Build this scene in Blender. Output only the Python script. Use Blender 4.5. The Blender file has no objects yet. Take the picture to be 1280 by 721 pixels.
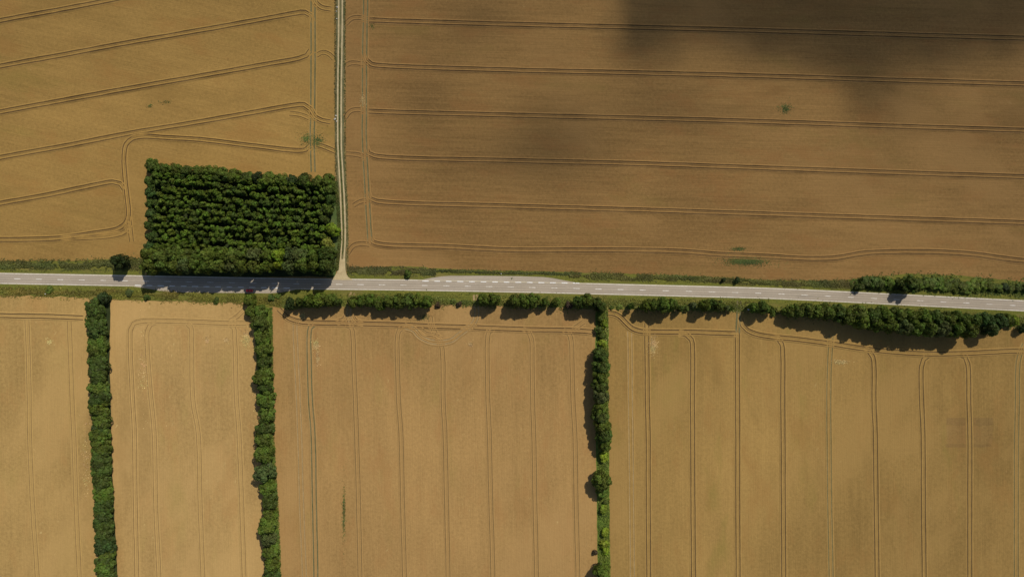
import bpy, math, random
from mathutils import Vector, noise as mnoise

random.seed(11)
R = math.radians
scene = bpy.context.scene
COL = scene.collection

# ------------------------------------------------------------------ layout
# The survey of the place: half a metre of ground per survey unit, seen from
# H metres up.  P() turns a surveyed point at height z into metres.
S, H = 0.5, 427.0
CX, CY = 640.0, 360.5

def P(px, py, z=0.0):
    k = S * (H - z) / H
    return Vector(((px - CX) * k, (CY - py) * k, z))

SUN_EL = R(50)
SUN_AZ = math.atan2(0.565, 0.825)            # clockwise from +Y
L = Vector((math.sin(SUN_AZ) * math.cos(SUN_EL), math.cos(SUN_AZ) * math.cos(SUN_EL), math.sin(SUN_EL)))

# ------------------------------------------------------------------ helpers
def tag(o, label=None, cat=None, group=None, kind=None):
    if label: o['label'] = label
    if cat: o['category'] = cat
    if group: o['group'] = group
    if kind: o['kind'] = kind
    return o

def check_label(s):
    n = len(s.replace(',', '').split())
    if not 4 <= n <= 16: print('BADLABEL', n, s)
    return s

def empty(name, loc):
    o = bpy.data.objects.new(name, None)
    o.empty_display_size = 0.5
    COL.objects.link(o)
    o.location = loc
    return o

def mesh_obj(name, verts, faces, mats, parent=None, mat_idx=None, smooth=False):
    me = bpy.data.meshes.new(name)
    me.from_pydata([tuple(v) for v in verts], [], faces)
    for m in (mats if isinstance(mats, (list, tuple)) else [mats]):
        me.materials.append(m)
    if mat_idx:
        me.polygons.foreach_set('material_index', mat_idx)
    if smooth:
        me.polygons.foreach_set('use_smooth', [True] * len(me.polygons))
    me.update()
    o = bpy.data.objects.new(name, me)
    COL.objects.link(o)
    if parent: o.parent = parent
    return o

def link_copy(name, data, parent=None):
    o = bpy.data.objects.new(name, data)
    COL.objects.link(o)
    if parent: o.parent = parent
    return o

# ------------------------------------------------------------------ materials
class NT:
    def __init__(self, name):
        self.m = bpy.data.materials.new(name)
        self.m.use_nodes = True
        self.t = self.m.node_tree
        self.b = self.t.nodes['Principled BSDF']
        self.b.inputs['Specular IOR Level'].default_value = 0.15
        self.b.inputs['Roughness'].default_value = 0.95
    def n(self, typ, **kw):
        nd = self.t.nodes.new(typ)
        for k, v in kw.items(): setattr(nd, k, v)
        return nd
    def l(self, a, b): self.t.links.new(a, b)
    def val(self, sock, v):
        if hasattr(v, 'is_output'): self.l(v, sock)
        else: sock.default_value = v
    def math(self, op, a, b=0.0, clamp=False):
        nd = self.n('ShaderNodeMath', operation=op, use_clamp=clamp)
        self.val(nd.inputs[0], a); self.val(nd.inputs[1], b)
        return nd.outputs[0]
    def mix(self, f, a, b, blend='MIX'):
        nd = self.n('ShaderNodeMix', data_type='RGBA', blend_type=blend)
        self.val(nd.inputs[0], f)
        for s, v in ((nd.inputs[6], a), (nd.inputs[7], b)):
            if hasattr(v, 'is_output'): self.l(v, s)
            else: s.default_value = (*v, 1)
        return nd.outputs[2]
    def ramp(self, f, stops):
        nd = self.n('ShaderNodeValToRGB')
        e = nd.color_ramp.elements
        while len(e) < len(stops): e.new(0.5)
        for el, (p, c) in zip(e, stops):
            el.position = p; el.color = (*c, 1)
        self.l(f, nd.inputs[0])
        return nd.outputs[0]
    def step(self, f, lo, hi):
        nd = self.n('ShaderNodeMapRange', interpolation_type='SMOOTHSTEP')
        self.l(f, nd.inputs[0])
        nd.inputs[1].default_value = lo; nd.inputs[2].default_value = hi
        return nd.outputs[0]
    def pos(self):
        return self.n('ShaderNodeNewGeometry').outputs['Position']
    def mapping(self, vec, scale=(1, 1, 1), rot=0.0, loc=(0, 0, 0)):
        r = self.n('ShaderNodeMapping'); self.l(vec, r.inputs[0])
        r.inputs['Rotation'].default_value = (0, 0, rot); r.inputs['Location'].default_value = loc
        s = self.n('ShaderNodeMapping'); self.l(r.outputs[0], s.inputs[0])
        s.inputs['Scale'].default_value = scale
        return s.outputs[0]
    def noise(self, vec, scale, detail=3.0, rough=0.55):
        nd = self.n('ShaderNodeTexNoise')
        self.l(vec, nd.inputs['Vector'])
        nd.inputs['Scale'].default_value = scale
        nd.inputs['Detail'].default_value = detail
        nd.inputs['Roughness'].default_value = rough
        return nd.outputs[0]

def crop_material(name, base, angle, fleck=0.5, streak_amt=1.0, seed=0.0, green=0.35):
    """Ripe cereal seen from high up: drill rows along `angle`, patches, flecks of flattened straw."""
    t = NT(name)
    p = t.pos()
    q = t.mapping(p, (1, 1, 1), 0, (seed, seed * 0.7, 0))
    big = t.noise(q, 0.006, 4)
    mid = t.noise(t.mapping(p, (0.35, 1.5, 1), angle, (seed, seed, 0)), 0.06, 5, 0.65)
    fine = t.noise(q, 0.55, 4, 0.75)
    streak = t.noise(t.mapping(p, (0.012, 0.42, 1), angle, (seed, 0, 0)), 1.0, 5, 0.65)
    streak2 = t.noise(t.mapping(p, (0.05, 1.3, 1), angle, (0, seed, 0)), 1.0, 3, 0.6)
    f = t.math('MULTIPLY', big, 0.55)
    f = t.math('ADD', f, t.math('MULTIPLY', mid, 0.20))
    f = t.math('ADD', f, t.math('MULTIPLY', streak, 0.22 * streak_amt))
    f = t.math('ADD', f, t.math('MULTIPLY', streak2, 0.16 * streak_amt))
    f = t.math('ADD', f, t.math('MULTIPLY', fine, 0.42))
    tot = (0.55 + 0.20 + 0.38 * streak_amt + 0.42) / 2
    f = t.math('SUBTRACT', f, tot - 0.5)
    b = Vector(base)
    lo = Vector((b.x * 0.62, b.y * 0.61, b.z * 0.58)); hi = Vector((b.x * 1.34, b.y * 1.34, b.z * 1.36))
    c = t.ramp(f, [(0.31, lo), (0.5, b), (0.69, hi)])
    # greener, later ripening patches
    g = t.step(t.noise(t.mapping(p, (0.6, 1.6, 1), angle, (seed * 2, 31, 0)), 0.022, 4, 0.6), 0.55, 0.72)
    c = t.mix(t.math('MULTIPLY', g, green), c, (b.x * 0.72, b.y * 0.92, b.z * 0.66))
    # redder, riper patches
    rd = t.step(t.noise(t.mapping(p, (0.7, 1.5, 1), angle, (7, seed, 0)), 0.035, 5, 0.65), 0.5, 0.66)
    c = t.mix(t.math('MULTIPLY', rd, 0.5 if fleck < 0.2 else 0.4), c, (b.x * 1.02, b.y * 0.88, b.z * 0.85))
    # paler, thinner standing and darker, wetter ground
    pl = t.step(t.noise(t.mapping(p, (0.6, 1.2, 1), angle + 0.6, (seed * 3, 4, 0)), 0.011, 5, 0.6), 0.5, 0.64)
    c = t.mix(t.math('MULTIPLY', pl, 0.6), c, (b.x * 1.2, b.y * 1.2, b.z * 1.26))
    wt = t.step(t.noise(t.mapping(p, (0.5, 1.3, 1), angle - 0.3, (5, seed * 4, 0)), 0.013, 5, 0.65), 0.54, 0.68)
    c = t.mix(t.math('MULTIPLY', wt, 0.55), c, (b.x * 0.78, b.y * 0.77, b.z * 0.74))
    # flattened straw flecks
    if fleck > 0:
        a = t.step(t.noise(t.mapping(q, (0.55, 1.1, 1), angle + 0.5), 0.33, 4, 0.65), 0.62, 0.74)
        m = t.step(t.noise(q, 0.03, 3), 0.48, 0.68)
        c = t.mix(t.math('MULTIPLY', t.math('MULTIPLY', a, m), fleck), c, (0.62, 0.46, 0.19))
        d = t.step(t.noise(t.mapping(q, (1, 1, 1), 0.9, (90, 14, 0)), 0.30, 3, 0.6), 0.68, 0.78)
        c = t.mix(t.math('MULTIPLY', d, 0.35), c, (b.x * 0.45, b.y * 0.45, b.z * 0.4))
    t.l(c, t.b.inputs['Base Color'])
    bump = t.n('ShaderNodeBump'); bump.inputs['Strength'].default_value = 0.5; bump.inputs['Distance'].default_value = 0.25
    t.l(t.math('ADD', fine, streak2), bump.inputs['Height']); t.l(bump.outputs[0], t.b.inputs['Normal'])
    return t.m

def mottled(name, cols, scale=0.2, rough=0.95, detail=5, stretch=(1, 1, 1), rot=0.0, fine=0.35):
    t = NT(name)
    p = t.mapping(t.pos(), stretch, rot)
    f = t.math('ADD', t.math('MULTIPLY', t.noise(p, scale, detail, 0.65), 1 - fine), t.math('MULTIPLY', t.noise(t.pos(), 1.6, 3, 0.6), fine))
    n = len(cols)
    c = t.ramp(f, [(0.33 + 0.34 * i / (n - 1), cols[i]) for i in range(n)])
    t.l(c, t.b.inputs['Base Color'])
    t.b.inputs['Roughness'].default_value = rough
    return t.m

def asphalt_material(name='worn_pale_asphalt', k=1.0):
    t = NT(name)
    p = t.pos()
    q = t.mapping(p, (0.02, 1.0, 1), R(-2.0))
    f = t.math('ADD', t.math('MULTIPLY', t.noise(q, 0.9, 4, 0.6), 0.5), t.math('MULTIPLY', t.noise(p, 0.08, 4), 0.25))
    f = t.math('ADD', f, t.math('MULTIPLY', t.noise(p, 1.3, 3), 0.25))
    c = t.ramp(f, [(0.3, (0.285 * k, 0.236 * k, 0.175 * k)), (0.5, (0.36 * k, 0.298 * k, 0.222 * k)), (0.7, (0.44 * k, 0.365 * k, 0.275 * k))])
    # tar-sealed repairs
    r = t.step(t.noise(t.mapping(p, (0.05, 0.9, 1), R(-2.0), (40, 3, 0)), 0.5, 2), 0.66, 0.72)
    c = t.mix(t.math('MULTIPLY', r, 0.25), c, (0.12, 0.115, 0.11))
    t.l(c, t.b.inputs['Base Color'])
    t.b.inputs['Roughness'].default_value = 0.85
    return t.m

def paint_material(name, col, wear=0.5):
    t = NT(name)
    p = t.pos()
    w = t.step(t.noise(p, 0.7, 4, 0.7), 0.42, 0.62)
    c = t.mix(t.math('MULTIPLY', w, wear), col, (0.40, 0.34, 0.26))
    t.l(c, t.b.inputs['Base Color'])
    t.b.inputs['Roughness'].default_value = 0.7
    return t.m

def leaf_material(name, trans=0.32):
    """Leaves: the object colour, varied leaf by leaf and spray by spray by the 'tint' attribute."""
    t = NT(name)
    oc = t.n('ShaderNodeObjectInfo').outputs['Color']
    at = t.n('ShaderNodeAttribute', attribute_name='tint')
    sep = t.n('ShaderNodeSeparateColor'); t.l(at.outputs['Color'], sep.inputs[0])
    v = t.math('ADD', t.math('MULTIPLY', sep.outputs[0], 1.25), 0.38)
    hsv = t.n('ShaderNodeHueSaturation')
    t.l(oc, hsv.inputs['Color']); t.l(v, hsv.inputs['Value'])
    t.l(t.math('ADD', t.math('MULTIPLY', sep.outputs[1], 0.06), 0.465), hsv.inputs['Hue'])
    t.l(hsv.outputs[0], t.b.inputs['Base Color'])
    t.b.inputs['Roughness'].default_value = 0.65
    t.b.inputs['Specular IOR Level'].default_value = 0.25
    tr = t.n('ShaderNodeBsdfTranslucent'); t.l(hsv.outputs[0], tr.inputs[0])
    mx = t.n('ShaderNodeMixShader'); mx.inputs[0].default_value = trans
    t.l(t.b.outputs[0], mx.inputs[1]); t.l(tr.outputs[0], mx.inputs[2])
    out = [n for n in t.t.nodes if n.type == 'OUTPUT_MATERIAL'][0]
    t.l(mx.outputs[0], out.inputs[0])
    return t.m

def plain(name, col, rough=0.6, spec=0.3, metal=0.0, grain=0.12):
    t = NT(name)
    c = t.mix(t.math('MULTIPLY', t.noise(t.pos(), 6.0, 3), grain), col, tuple(x * 0.5 for x in col))
    t.l(c, t.b.inputs['Base Color'])
    t.b.inputs['Roughness'].default_value = rough
    t.b.inputs['Specular IOR Level'].default_value = spec
    t.b.inputs['Metallic'].default_value = metal
    return t.m

M_NW = crop_material('ripe_barley', (0.248, 0.148, 0.041), R(12), 0.10, 0.8, 3.0, 0.30)
M_NE = crop_material('ripe_rye', (0.214, 0.121, 0.039), R(1.8), 0.10, 1.3, 17.0, 0.3)
M_S1 = crop_material('ripe_wheat_bleached', (0.348, 0.219, 0.072), R(89), 0.65, 0.45, 41.0, 0.2)
M_S2 = crop_material('ripe_wheat_flattened', (0.362, 0.227, 0.079), R(89), 0.75, 0.45, 57.0, 0.3)
M_S3 = crop_material('ripe_wheat_tan', (0.296, 0.176, 0.060), R(89), 0.45, 0.55, 73.0, 0.25)
M_S4 = crop_material('ripe_wheat_golden', (0.256, 0.156, 0.046), R(89.5), 0.25, 0.55, 91.0, 0.5)
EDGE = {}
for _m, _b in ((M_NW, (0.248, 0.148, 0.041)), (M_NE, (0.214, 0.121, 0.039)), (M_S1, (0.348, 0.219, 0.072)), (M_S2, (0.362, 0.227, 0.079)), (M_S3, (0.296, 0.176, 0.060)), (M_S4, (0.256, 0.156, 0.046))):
    EDGE[_m.name] = mottled(_m.name + '_painted_lit_edge', [tuple(x * k for x in _b) for k in ((0.96, 1.06, 1.18) if _m in (M_S1, M_S2, M_S3) else (1.0, 1.16, 1.32))], 0.3)  # sunlit rut edges painted in as a paler crop colour on the flanks
M_GROUND = crop_material('farmland', (0.26, 0.165, 0.06), R(40), 0.2, 0.5, 120.0, 0.4)
M_RUT = mottled('bare_rut_soil', [(0.05, 0.030, 0.013), (0.075, 0.045, 0.02), (0.11, 0.068, 0.032)], 0.25)
M_RUT_FAINT = mottled('dry_shallow_rut', [(0.14, 0.088, 0.034), (0.19, 0.122, 0.046), (0.24, 0.155, 0.06)], 0.15)
M_RUT_MID = mottled('mid_brown_rut', [(0.09, 0.056, 0.023), (0.125, 0.08, 0.032), (0.17, 0.11, 0.045)], 0.2)  # medium brown rut soil, between the bare and the dry tones
M_RUT_GREEN = mottled('weedy_rut', [(0.075, 0.075, 0.030), (0.13, 0.115, 0.05), (0.21, 0.16, 0.075)], 0.12)
M_RUT_GRASS = mottled('grassy_rut', [(0.05, 0.08, 0.022), (0.075, 0.105, 0.03), (0.13, 0.13, 0.05)], 0.15)
M_RUT_PALE = mottled('pale_worn_rut', [(0.21, 0.145, 0.065), (0.29, 0.20, 0.09), (0.36, 0.255, 0.125)], 0.2)
M_TRACK = mottled('pale_gravel_track', [(0.33, 0.25, 0.13), (0.43, 0.335, 0.18), (0.52, 0.41, 0.235)], 0.35)
def verge_material(name, dk, md, lt, dry):
    t = NT(name)
    p = t.pos()
    st = t.noise(t.mapping(p, (0.035, 0.9, 1), R(-2)), 1.0, 5, 0.65)
    f = t.math('ADD', t.math('MULTIPLY', st, 0.5), t.math('MULTIPLY', t.noise(p, 0.9, 4, 0.7), 0.5))
    c = t.ramp(f, [(0.32, dk), (0.5, md), (0.66, lt)])
    d = t.step(t.noise(t.mapping(p, (0.4, 1.4, 1), R(-2)), 0.06, 4, 0.65), 0.52, 0.66)
    c = t.mix(t.math('MULTIPLY', d, 0.7), c, dry)
    t.l(c, t.b.inputs['Base Color'])
    return t.m
M_VERGE = verge_material('verge_grass', (0.055, 0.070, 0.012), (0.115, 0.115, 0.020), (0.20, 0.18, 0.032), (0.20, 0.150, 0.045))
M_MOWN = verge_material('mown_verge_grass', (0.060, 0.078, 0.013), (0.120, 0.122, 0.020), (0.21, 0.19, 0.036), (0.15, 0.120, 0.035))
M_LUSH = mottled('lush_grass', [(0.06, 0.095, 0.015), (0.10, 0.14, 0.02), (0.15, 0.175, 0.03)], 0.3)
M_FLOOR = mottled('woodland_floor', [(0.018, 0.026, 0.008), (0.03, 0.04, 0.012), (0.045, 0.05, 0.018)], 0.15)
M_ASPHALT = asphalt_material()
M_WHEELPATH = asphalt_material('wheel_polished_asphalt', 0.84)
M_SHOULDER = mottled('pale_concrete_edge_strip', [(0.36, 0.31, 0.215), (0.45, 0.385, 0.27), (0.54, 0.465, 0.335)], 0.3)
M_PAINT = paint_material('white_road_paint', (0.68, 0.63, 0.55), 0.7)
M_PAINT_NEW = paint_material('bright_road_paint', (0.78, 0.76, 0.72), 0.35)
M_LEAF = leaf_material('broad_leaves')
M_NEEDLE = leaf_material('plantation_leaves', 0.12)
M_TUFT = leaf_material('grass_blades', 0.2)
M_BARK = mottled('bark', [(0.05, 0.04, 0.03), (0.09, 0.07, 0.05), (0.13, 0.105, 0.08)], 1.2)
M_STONE = mottled('pale_stone', [(0.30, 0.27, 0.22), (0.42, 0.38, 0.32), (0.52, 0.48, 0.41)], 1.5)

# ------------------------------------------------------------------ camera, sun, sky
cam_d = bpy.data.cameras.new('camera')
cam = bpy.data.objects.new('camera', cam_d); COL.objects.link(cam)
cam.location = (0, 0, H); cam.rotation_euler = (0, 0, 0)
cam_d.sensor_width = 36.0; cam_d.lens = 36.0 * H / (1280 * S)
cam_d.clip_start = 1.0; cam_d.clip_end = 20000
scene.camera = cam

sun_d = bpy.data.lights.new('sun', 'SUN')
sun_d.energy = 3.9; sun_d.angle = R(0.53); sun_d.color = (1.0, 0.95, 0.86)
sun = bpy.data.objects.new('sun', sun_d); COL.objects.link(sun)
sun.location = L * 1500
sun.rotation_euler = (-L).to_track_quat('-Z', 'Y').to_euler()

w = bpy.data.worlds.new('World'); scene.world = w; w.use_nodes = True
wn = w.node_tree
bg = wn.nodes['Background']
sky = wn.nodes.new('ShaderNodeTexSky'); sky.sky_type = 'NISHITA'; sky.sun_disc = False
sky.sun_elevation = SUN_EL; sky.sun_rotation = SUN_AZ
wn.links.new(sky.outputs[0], bg.inputs[0]); bg.inputs[1].default_value = 0.08

vs = scene.view_settings
vs.view_transform = 'Standard'; vs.look = 'None'; vs.gamma = 1.0; vs.exposure = 0.0; vs.use_curve_mapping = False
cy = scene.cycles
cy.use_denoising = True
try: cy.denoiser = 'OPENIMAGEDENOISE'
except Exception: pass
cy.max_bounces = 6; cy.diffuse_bounces = 3; cy.glossy_bounces = 2; cy.transmission_bounces = 3
cy.transparent_max_bounces = 16; cy.volume_bounces = 0
cy.filter_width = 1.5
cy.sample_clamp_indirect = 4.0

# ------------------------------------------------------------------ ground sheets
def polygon(name, pts, z, mat, label=None, cat=None, kind='structure', rag=0.0, step=4.0, closed_rag=True, parent=None):
    """A flat sheet from surveyed corner points; `rag` gives the edge an uneven growth line (m)."""
    ring = [P(x, y) for x, y in pts]
    out = []
    n = len(ring)
    for i in range(n):
        a, b = ring[i], ring[(i + 1) % n]
        d = (b - a); m = max(1, int(d.length / step)) if rag and d.length < 900 else 1
        nrm = Vector((-d.y, d.x, 0)).normalized() if d.length else Vector((0, 0, 0))
        for k in range(m):
            q = a + d * (k / m)
            if rag:
                q = q + nrm * rag * (mnoise.noise(Vector((q.x * 0.35, q.y * 0.35, z * 50))) + 0.6 * mnoise.noise(Vector((q.x * 0.08, q.y * 0.08, z * 50 + 9))))
            out.append((q.x, q.y, z))
    o = mesh_obj(name, out, [list(range(len(out)))[::-1]], mat, parent)
    # make the sheet face up
    if o.data.polygons[0].normal.z < 0:
        o.data.flip_normals()
    if kind: tag(o, label, cat, kind=kind)
    return o

g = 5000
mesh_obj('ground', [(-g, -g, 0), (g, -g, 0), (g, g, 0), (-g, g, 0)], [(0, 1, 2, 3)], M_GROUND)
tag(bpy.data.objects['ground'], 'open farmland stretching away on all sides', 'ground', kind='structure')

polygon('field', [(-1200, -900), (420, -900), (420, 0), (419, 100), (419, 230), (422, 346), (178, 326), (0, 327), (-1200, 318)], 0.02, M_NW,
        'brown ripe crop field upper left of the road and dirt track', 'field', rag=0.5)
polygon('field', [(432, -900), (432, 0), (431.5, 100), (432, 200), (435, 260), (436, 300), (436, 337), (470, 334.5), (520, 334), (560, 337.5), (700, 341), (780, 343), (860, 345.5), (960, 351),
                  (1030, 352), (1064, 350), (1085, 346), (1140, 343), (1200, 345), (1280, 353), (2500, 415), (2500, -900)], 0.02, M_NE,
        'dark brown ripe crop field upper right of the road', 'field', rag=0.6)
polygon('field', [(-1200, 360), (0, 368.5), (60, 369.5), (104, 371), (132, 374), (133, 450), (138, 640), (146, 900), (165, 1700), (-1200, 1700)], 0.02, M_S1,
        'pale wheat field left of the leftmost hedgerow', 'field', rag=0.4)
polygon('field', [(132, 374), (150, 375.5), (230, 377), (310, 378.5), (324, 384), (330, 450), (333, 600), (344, 900), (365, 1700), (165, 1700), (146, 900), (138, 640), (133, 450)], 0.021, M_S2,
        'pale wheat field between the two left hedgerows', 'field', rag=0.3)
polygon('field', [(324, 384), (345, 383), (362, 388), (400, 384), (440, 382), (545, 381), (600, 382), (700, 385), (735, 388), (752, 390), (752, 450), (754, 620), (757, 900), (765, 1700), (365, 1700), (344, 900), (333, 600), (330, 450)], 0.022, M_S3,
        'tan wheat field in the middle between two hedgerows', 'field', rag=0.5)
polygon('field', [(752, 390), (770, 388), (850, 389), (930, 390), (975, 393), (1010, 398), (1100, 403), (1200, 409), (1280, 410), (2500, 470), (2500, 1700), (765, 1700), (757, 900), (754, 620), (752, 450)], 0.023, M_S4,
        'golden wheat field at lower right below the road', 'field', rag=0.5)

M_PLOT = crop_material('greener_crop_plot', (0.222, 0.135, 0.044), R(89.5), 0.1, 0.55, 91.0, 0.5)
for plot_z, plot in enumerate(([(1183, 522), (1241, 522), (1241, 531), (1222, 533.5), (1183, 531)], [(1182, 554.5), (1239, 555), (1239, 558.5), (1182, 559)], [(1183, 532), (1241, 532), (1240, 554), (1184, 554)])):
    polygon('crop_plot', plot, 0.0255 + 0.0012 * plot_z, M_PLOT if plot[0][1] != 532 else crop_material('slightly_green_plot', (0.249, 0.150, 0.048), R(89.5), 0.1, 0.55, 91.0, 0.5), 'slightly darker rectangle of crop near the right edge', 'field', rag=0.15, step=2.0)
# verges
ROAD = [(-1200, 316), (-500, 336), (0, 347.9), (90, 349.6), (180, 351.2), (280, 353.0), (370, 354.6), (490, 356.0), (565, 357.2), (640, 358.6), (720, 360.4), (800, 362.4), (880, 364.4), (960, 366.6),
        (1040, 370.2), (1120, 374.2), (1200, 378.2), (1280, 382.2), (1700, 404), (2500, 446)]

def catmull(pts, step=2.0):
    """Smooth line through the points, resampled about every `step` metres (2D, metres)."""
    v = [P(x, y) for x, y in pts]
    if len(v) == 2:
        n = max(1, int((v[1] - v[0]).length / step))
        return [v[0].lerp(v[1], i / n) for i in range(n + 1)]
    e = [v[0] * 2 - v[1]] + v + [v[-1] * 2 - v[-2]]
    out = []
    for i in range(1, len(e) - 2):
        p0, p1, p2, p3 = e[i - 1], e[i], e[i + 1], e[i + 2]
        # centripetal parametrisation keeps tight bends from overshooting
        t0 = 0.0; t1 = t0 + max(1e-3, (p1 - p0).length) ** 0.5; t2 = t1 + max(1e-3, (p2 - p1).length) ** 0.5; t3 = t2 + max(1e-3, (p3 - p2).length) ** 0.5
        n = max(1, int((p2 - p1).length / step))
        for k in range(n):
            t = t1 + (t2 - t1) * k / n
            a1 = p0 * ((t1 - t) / (t1 - t0)) + p1 * ((t - t0) / (t1 - t0))
            a2 = p1 * ((t2 - t) / (t2 - t1)) + p2 * ((t - t1) / (t2 - t1))
            a3 = p2 * ((t3 - t) / (t3 - t2)) + p3 * ((t - t2) / (t3 - t2))
            b1 = a1 * ((t2 - t) / (t2 - t0)) + a2 * ((t - t0) / (t2 - t0))
            b2 = a2 * ((t3 - t) / (t3 - t1)) + a3 * ((t - t1) / (t3 - t1))
            out.append(b1 * ((t2 - t) / (t2 - t1)) + b2 * ((t - t1) / (t2 - t1)))
    out.append(v[-1])
    return out

def normals2d(line):
    out = []
    for i in range(len(line)):
        d = line[min(i + 1, len(line) - 1)] - line[max(i - 1, 0)]
        d.z = 0
        if d.length < 1e-6: d = Vector((1, 0, 0))
        d.normalize()
        out.append(Vector((-d.y, d.x, 0)))
    return out

def ribbon_data(line, offs, verts, faces, midx, z=0.0, slots=None, wob=0.0, seed=0.0, taper=True):
    """Sweep a cross-section [(offset, height)] along a line, appending to verts/faces."""
    nr = normals2d(line)
    base = len(verts); k = len(offs); n = len(line)
    for i, (c, nn) in enumerate(zip(line, nr)):
        s = wob * (mnoise.noise(Vector((c.x * 0.11, c.y * 0.11, seed))) + 0.5 * mnoise.noise(Vector((c.x * 0.5, c.y * 0.5, seed + 5)))) if wob else 0.0
        endk = min(1.0, min(i, n - 1 - i) / 2.0) * (0.85 + 0.55 * mnoise.noise(Vector((c.x * 0.06, c.y * 0.06, seed + 20))) + 0.3 * mnoise.noise(Vector((c.x * 0.4, c.y * 0.4, seed + 40)))) if taper else 1.0
        for o, h in offs:
            q = c + nn * (o + s)
            verts.append((q.x, q.y, z + h * endk))
    for i in range(n - 1):
        for j in range(k - 1):
            a = base + i * k + j
            faces.append((a, a + 1, a + k + 1, a + k)[::-1])
            midx.append(slots[j] if slots else 0)

def road_off(dx, d):  # helper for polygons following the road
    return [(x, y + d) for x, y in ROAD if dx[0] <= x <= dx[1]]

polygon('grass_verge', [(-1200, 318), (0, 326.5), (100, 326), (178, 323), (183, 352)] + [(0, 350), (-1200, 330)], 0.035, M_VERGE, 'rough green verge above the road at far left', 'verge', rag=0.7, step=2)
polygon('grass_verge', [(433, 352), (434, 336), (470, 333.5), (520, 333), (560, 336.5), (700, 340), (780, 342), (860, 344.5), (960, 350), (1030, 351), (1064, 349), (1085, 345.5), (1140, 342), (1200, 344), (1280, 352), (2500, 413), (2500, 440), (1280, 380), (960, 364), (640, 357)], 0.035, M_VERGE,
        'green verge between the road and the upper right field', 'verge', rag=0.7, step=2)
polygon('grass_verge', [(-1200, 330), (-500, 340), (0, 349), (180, 352), (490, 357), (640, 359), (960, 367), (1280, 383), (2500, 447), (2500, 472), (1280, 409), (1200, 408), (1100, 402), (1010, 396), (975, 392), (930, 389), (850, 388), (760, 386.5), (735, 387), (700, 384), (600, 381), (545, 380.5), (440, 381), (400, 383), (362, 388), (345, 384), (322, 384), (310, 378), (230, 376.5), (150, 375), (104, 371.5), (60, 370), (0, 369), (-1200, 361)], 0.034, M_VERGE,
        'yellowish green verge along the lower side of the road', 'verge', rag=0.8, step=2)
# mown strips right beside the asphalt
def strip(name, d0, d1, x0, x1, z, mat, label, cat, wob=0.0):
    line = [p for p in catmull(ROAD, 3.0) if (x0 - CX) * S <= p.x <= (x1 - CX) * S]
    v, f, m = [], [], []
    ribbon_data(line, [(-d0 * S, 0), (-d1 * S, 0)][::-1], v, f, m, z, wob=wob, taper=False)
    return tag(mesh_obj(name, v, f, [mat]), label, cat, kind='structure')
strip('mown_verge', -11.5, -6, -1200, 178, 0.045, M_MOWN, 'short mown grass edge above the road at far left', 'verge', 0.3)
strip('mown_verge', -11, -6, 440, 1064, 0.045, M_MOWN, 'short mown grass edge along the upper roadside', 'verge', 0.3)
strip('mown_verge', 6, 11.5, -1200, 2500, 0.0445, M_MOWN, 'short mown grass edge along the lower roadside', 'verge', 0.3)
polygon('grass_verge', [(408, 226), (421.5, 226), (424, 255), (426, 285), (425.5, 310), (423, 330), (418, 347), (408, 347)], 0.047, M_RUT_GRASS, 'green strip between the plantation and the dirt track', 'verge', rag=0.4, step=2)
# ground under woodland and hedgerows
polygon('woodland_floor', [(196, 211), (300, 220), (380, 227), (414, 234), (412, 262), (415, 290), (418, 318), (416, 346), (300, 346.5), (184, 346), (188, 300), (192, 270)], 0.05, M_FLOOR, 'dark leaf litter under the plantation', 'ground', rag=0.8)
polygon('grass_verge', [(744.5, 388), (761, 388), (760, 480), (761, 560), (763, 721), (766, 1100), (750, 1100), (747.5, 721), (745, 560), (744, 480)], 0.05, M_LUSH, 'grassy strip under the right hedgerow', 'verge', rag=0.5)
polygon('grass_verge', [(315, 383), (340, 384), (339, 450), (341, 560), (347, 640), (350.5, 721), (358, 1100), (340, 1100), (334, 721), (325, 500)], 0.05, M_LUSH, 'grassy strip under the second hedgerow from the left', 'verge', rag=0.5)
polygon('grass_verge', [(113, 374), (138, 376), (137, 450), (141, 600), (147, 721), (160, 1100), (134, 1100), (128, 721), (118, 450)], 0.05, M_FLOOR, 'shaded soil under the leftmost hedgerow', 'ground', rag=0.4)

# ------------------------------------------------------------------ road
road_line = catmull(ROAD, 3.0)
v, f, mi = [], [], []
ribbon_data(road_line, [(-3.55, -0.06), (-3.45, 0.0), (-2.9, 0.02), (-2.5, 0.025), (-1.95, 0.03), (-1.05, 0.04), (-0.5, 0.05), (0, 0.06), (0.5, 0.05), (1.05, 0.04), (1.95, 0.03), (2.5, 0.025), (2.9, 0.02), (3.45, 0.0), (3.55, -0.06)], v, f, mi, 0.10, slots=[1, 1, 0, 2, 0, 2, 0, 0, 2, 0, 2, 0, 1, 1], taper=False)
road = mesh_obj('road', v, f, [M_ASPHALT, M_SHOULDER, M_WHEELPATH], None, mi)
tag(road, 'pale grey two-lane country road crossing the whole view', 'road', kind='structure')

polygon('lay_by', [(518, 351.6), (530, 349.0), (541, 347.0), (552, 345.4), (562, 344.7), (600, 344.6), (650, 345.2), (680, 346.3), (692, 347.8), (704, 350.2), (716, 352.4), (730, 354.8), (700, 357.2), (600, 355.4), (540, 354)], 0.085, M_ASPHALT,
        'widened asphalt lay-by on the upper side of the road', 'road')
polygon('lay_by', [(160, 355), (168, 358.3), (180, 359.9), (192, 361.8), (200, 363.6), (210, 364.8), (230, 365.5), (280, 366.0), (336, 366.6), (350, 365.6), (362, 363.6), (376, 360.5), (376, 357), (270, 356)], 0.085, M_ASPHALT,
        'widened asphalt lay-by in the shade below the plantation', 'road')

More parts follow.
